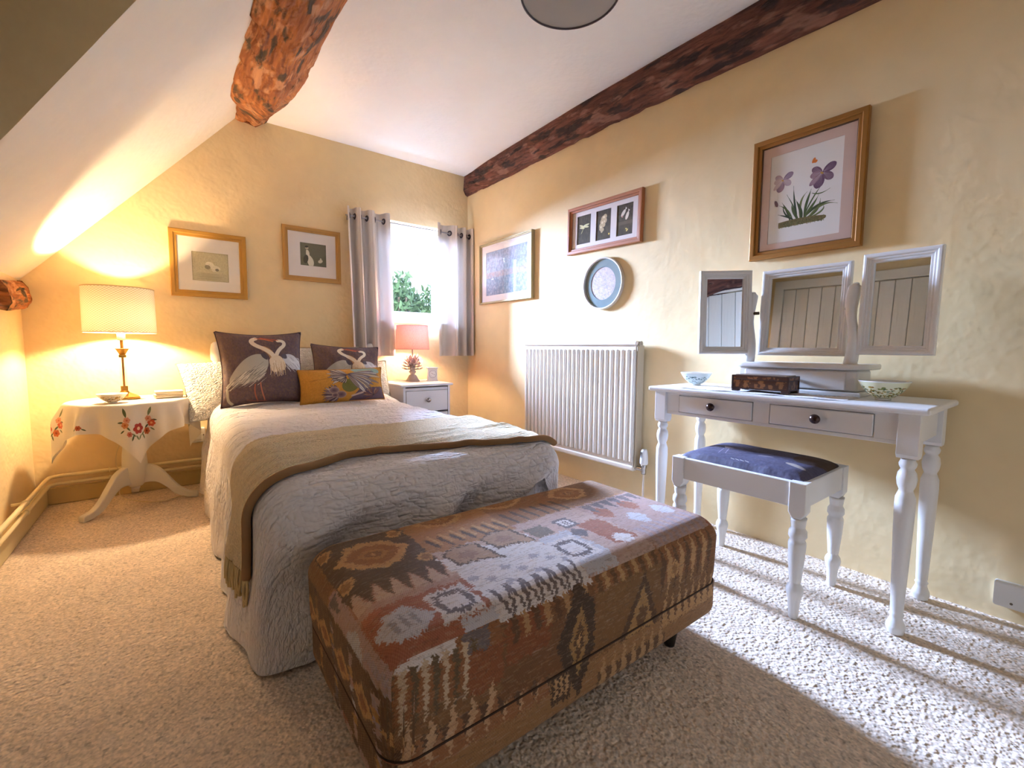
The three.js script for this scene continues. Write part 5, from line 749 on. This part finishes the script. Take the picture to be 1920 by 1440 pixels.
{ // small lamp with a lotus stem
  const l = thing('bedside_lamp', 'small lotus stem lamp with a pink drum shade on the nightstand, lit', 'lamp', [1.608, NH, -3.485]);
  const stone = mat({ color: '#b9a9a2', roughness: 0.75, bumpMap: cloudBump, bumpScale: 0.003 }), pet = [mat({ color: '#cfc2bd', roughness: 0.65, side: THREE.DoubleSide }), mat({ color: '#bba9a6', roughness: 0.65, side: THREE.DoubleSide })];
  part(l, 'base', merge([rbox(0.088, 0.010, 0.088, 0.002, 0, 0.005, 0), at(new THREE.CylinderGeometry(0.030, 0.056, 0.045, 4, 1).rotateY(PI / 4), 0, 0.032, 0)]), stone);
  part(l, 'stem', lathe([[0.018, 0.05], [0.019, 0.066], [0.029, 0.074], [0.030, 0.084], [0.021, 0.092], [0.022, 0.11], [0.03, 0.125], [0, 0.13]], 24), stone);
  const pg = gridGeo(6, 8, (u, v) => { const s = 2 * u - 1, w = 0.019 * sin(min(1, v * 0.9 + 0.18) * PI) ** 0.8 * (v > 0.98 ? 0.05 : 1), y = v * 0.062, o = 0.016 * sin(v * 2.2) + 0.006 * s * s; return [s * w, y, o, u, v]; });
  for (let row = 0; row < 5; row++) { const n = 12 - row; for (let i = 0; i < n; i++) { const o = part(l, 'petal', pg, pet[(i + row) % 2]); o.rotation.order = 'YXZ'; const a = (i + 0.5 * (row % 2)) / n * 2 * PI, rr = [0.026, 0.03, 0.03, 0.025, 0.017][row]; o.position.set(sin(a) * rr, 0.105 + row * 0.017, cos(a) * rr); o.rotation.set([1.15, 0.95, 0.75, 0.5, 0.25][row], a, 0); } }
  part(l, 'core', lathe([[0, 0.11], [0.022, 0.11], [0.03, 0.14], [0.026, 0.18], [0.012, 0.20], [0, 0.2]], 20), stone);
  part(l, 'rod', cyl(0.0045, 0.0045, 0.09, 0, 0.235, 0, 10), mat({ color: '#5a4a44', metalness: 0.6, roughness: 0.4 }));
  part(l, 'bulb', lathe([[0, 0.275], [0.011, 0.277], [0.014, 0.30], [0.023, 0.33], [0.024, 0.35], [0.018, 0.37], [0, 0.38]], 18), mat({ color: '#fff0d8', emissive: new THREE.Color(1, 0.7, 0.45), emissiveIntensity: 2 }));
  const top = 0.462, bot = 0.268, r1 = 0.130, r0 = 0.139, linen = dataTex(128, (u, v) => { const n = 0.9 + 0.1 * vnoise(u * 64, v * 16, 231, 64, 16); return [0.96 * n, 0.68 * n, 0.64 * n]; }, true, [6, 2]);
  const sh = part(l, 'lamp_shade', gridGeo(64, 8, (u, v) => { const a = u * 2 * PI, r = mix(r0, r1, v); return [cos(a) * r, mix(bot, top, v), sin(a) * r, u, v]; }), phys({ map: linen, roughness: 0.95, transmission: 0.035, thickness: 0, side: THREE.DoubleSide }), 'pink linen drum shade');
  part(sh, 'shade_trim', merge([at(new THREE.TorusGeometry(r1, 0.002, 6, 56).rotateX(PI / 2), 0, top, 0), at(new THREE.TorusGeometry(r0, 0.002, 6, 56).rotateX(PI / 2), 0, bot, 0)]), mat({ color: '#c98a84', roughness: 0.8 }));
  part(sh, 'shade_ring', merge([0, 1, 2].map((i) => { const a = i * 2.094 + 1; return tube([[0.004 * cos(a), bot + 0.012, 0.004 * sin(a)], [r0 * cos(a), bot + 0.008, r0 * sin(a)]], 0.0016, 2, 6); })), M.chrome);
  const p = new THREE.PointLight(new THREE.Color().setRGB(1, 0.74, 0.48), 0.5, 0, 2); p.position.set(0, 0.342, 0); p.castShadow = true; p.shadow.radius = 1; l.add(p);
  solo('lamp_cord', tube([[1.56, NH + 0.006, -3.50], [1.50, NH + 0.012, -3.53], [1.44, NH + 0.006, -3.58], [1.39, NH + 0.006, -3.60]], 0.0025, 30, 6), mat({ color: '#d8cdbd', roughness: 0.6 }), 'short pale cord of the pink lamp on the nightstand', 'cord');
}
{ // mantel clock
  const c = thing('clock', 'small white square clock with a round dial on the nightstand', 'clock', [1.756, NH, -3.42], -0.18);
  const m = mat({ color: '#ddd6d4', roughness: 0.5 });
  part(c, 'case', merge([rbox(0.094, 0.010, 0.046, 0.003, 0, 0.005, 0), rbox(0.082, 0.102, 0.036, 0.004, 0, 0.059, 0), rbox(0.096, 0.008, 0.048, 0.003, 0, 0.113, 0), rbox(0.09, 0.006, 0.042, 0.002, 0, 0.106, 0)]), m);
  part(c, 'bezel', at(new THREE.TorusGeometry(0.031, 0.0028, 8, 40), 0, 0.060, 0.0185), mat({ color: '#b9b2b6', metalness: 0.5, roughness: 0.35 }));
  const face = canvasTex(256, 256, (x) => { x.fillStyle = '#e9e4e2'; x.fillRect(0, 0, 256, 256); x.fillStyle = '#6f6a72'; x.font = '26px serif'; x.textAlign = 'center'; x.textBaseline = 'middle'; ['XII', 'I', 'II', 'III', 'IV', 'V', 'VI', 'VII', 'VIII', 'IX', 'X', 'XI'].forEach((s, i) => x.fillText(s, 128 + 96 * sin(i * PI / 6), 128 - 96 * cos(i * PI / 6))); x.strokeStyle = '#b0a9b0'; x.lineWidth = 3; x.beginPath(); x.arc(128, 128, 70, 0, 7); x.stroke(); });
  part(c, 'dial', at(new THREE.CircleGeometry(0.030, 40), 0, 0.060, 0.0186), mat({ map: face, roughness: 0.5 }));
  part(c, 'hand', at(box(0.0024, 0.017, 0.0012).translate(0, 0.007, 0).rotateZ(1.0), 0, 0.060, 0.0200), M.black); part(c, 'hand', at(box(0.0018, 0.023, 0.0012).translate(0, 0.009, 0).rotateZ(-1.9), 0, 0.060, 0.0212), M.black);
}
// ---- pendant shade overhead
{
  const p = thing('pendant_light', 'unlit drum pendant shade hanging from the ceiling above the bed end', 'pendant', [1.105, 2.10, -1.144]);
  const sh = mat({ color: '#b9b2aa', roughness: 0.9, side: THREE.DoubleSide }), r = 0.163;
  part(p, 'lamp_shade', gridGeo(64, 2, (u, v) => { const a = u * 2 * PI; return [cos(a) * r, v * 0.20, sin(a) * r, u, v]; }), sh);
  part(p, 'diffuser', lathe([[0, 0.006], [r - 0.004, 0.004]], 48), mat({ color: '#a29a92', roughness: 0.8, side: THREE.DoubleSide }));
  part(p, 'shade_trim', merge([at(new THREE.TorusGeometry(r, 0.003, 8, 64).rotateX(PI / 2), 0, 0.002, 0), at(new THREE.TorusGeometry(r, 0.003, 8, 64).rotateX(PI / 2), 0, 0.20, 0)]), mat({ color: '#4d3f44', roughness: 0.6 }));
  part(p, 'flex', cyl(0.003, 0.003, 0.24, 0, 0.29, 0, 8), M.white); part(p, 'ceiling_rose', lathe([[0, 0.392], [0.036, 0.396], [0.045, 0.414], [0, 0.4145]], 28), M.white);
  part(p, 'spider', merge([0, 1, 2].map((i) => { const a = i * 2.094; return tube([[0.0, 0.17, 0.0], [r * cos(a), 0.198, r * sin(a)]], 0.002, 2, 6); })), M.chrome); part(p, 'bulb_holder', cyl(0.016, 0.016, 0.05, 0, 0.16, 0, 16), M.white);
}
// ------------------------------------------------------------------ garden beyond the window
{
  const g = struct('ground', uvMetres(box(24, 0.1, 14, 4, -0.9, -11.2)), mat({ color: '#5a6a58', roughness: 1 }), 'garden ground outside the window', 'ground');
  const leafGeo = (() => { const s = new THREE.Shape(); s.moveTo(0, 0); s.quadraticCurveTo(0.36, 0.4, 0, 1); s.quadraticCurveTo(-0.36, 0.4, 0, 0); const q = new THREE.ShapeGeometry(s, 4); return q; })();
  const greens = ['#5c7350', '#4f6647', '#6a845c'].map((c) => mat({ color: c, roughness: 0.6, side: THREE.DoubleSide }));
  const bush = (label, cx, cz, rx, ry, rz, n, seed, size) => {
    const b = thing('garden_shrub', label, 'shrub', [cx, -0.85, cz]), R = rng(seed), D = new THREE.Object3D(), im = new THREE.InstancedMesh(leafGeo, greens[seed % 3], n); im.name = 'foliage'; im.castShadow = im.receiveShadow = true; im.userData.kind = 'stuff';
    for (let i = 0; i < n; i++) { const a = R() * 6.283, t = Math.acos(2 * R() - 1), q = pow(R(), 0.4); D.position.set(cos(a) * sin(t) * rx * q, ry + cos(t) * ry * q, sin(a) * sin(t) * rz * q); D.rotation.set(R() * 6.28, R() * 6.28, R() * 6.28); const s = size * (0.6 + 0.8 * R()); D.scale.set(s, s, s); D.updateMatrix(); im.setMatrixAt(i, D.matrix); }
    b.add(im);
    const st = []; for (let i = 0; i < 6; i++) { const a = R() * 6.28; st.push(tube([[0.03 * cos(a), 0, 0.03 * sin(a)], [rx * 0.3 * cos(a), ry, rz * 0.3 * sin(a)], [rx * 0.5 * cos(a), ry * 1.7, rz * 0.5 * sin(a)]], 0.02, 8, 6)); } part(b, 'stem', merge(st), mat({ color: '#54483f', roughness: 0.9 }));
  };
  bush('tall feathery shrub outside in the left half of the window', 3.02, -7.0, 0.34, 1.52, 0.4, 3200, 301, 0.13);
  bush('low dense shrub outside in the right half of the window', 3.72, -7.2, 0.50, 1.44, 0.5, 7000, 303, 0.10);
  bush('round leafy shrub outside between the tall feathery one and the dense one', 3.36, -7.6, 0.50, 1.46, 0.5, 6000, 304, 0.11);
  bush('dense shrub further back behind the tall feathery one', 3.55, -8.9, 1.4, 1.55, 0.6, 7500, 305, 0.11);
  { // drooping leaves at the top of the view
    const b = thing('garden_tree', 'tree outside whose drooping leaves hang into the top of the window view', 'tree', [2.55, 2.06, -5.3]), lm = mat({ color: '#6d8a5c', roughness: 0.6, side: THREE.DoubleSide });
    part(b, 'trunk', tube([[1.9, -2.92, -0.6], [1.85, -1.2, -0.6], [1.7, 0.4, -0.55], [1.8, 1.5, -0.5]], 0.08, 16, 10), mat({ color: '#5a5048', roughness: 0.95 }));
    part(b, 'twig', tube([[1.7, 0.4, -0.55], [1.0, 0.42, -0.3], [0.35, 0.14, 0.02], [0, 0.10, 0], [-0.3, 0.06, 0]], 0.006, 10, 6), mat({ color: '#5d5350', roughness: 0.9 }));
    for (const [x, y, l, a] of [[-0.02, 0.09, 0.24, 0.05], [0.03, 0.10, 0.15, -0.4], [-0.06, 0.11, 0.12, 0.5], [0.20, 0.06, 0.13, 0.1], [0.16, 0.07, 0.08, -0.5], [0.28, 0.05, 0.10, 0.2]]) { const o = part(b, 'leaf', leafGeo, lm); o.position.set(x, y, 0.01); o.scale.set(l * 0.7, -l, l); o.rotation.z = a; }
  }
}
scene.traverse((o) => { if (o.isMesh) { o.castShadow = true; o.receiveShadow = true; } });
renderer.render(scene, camera);
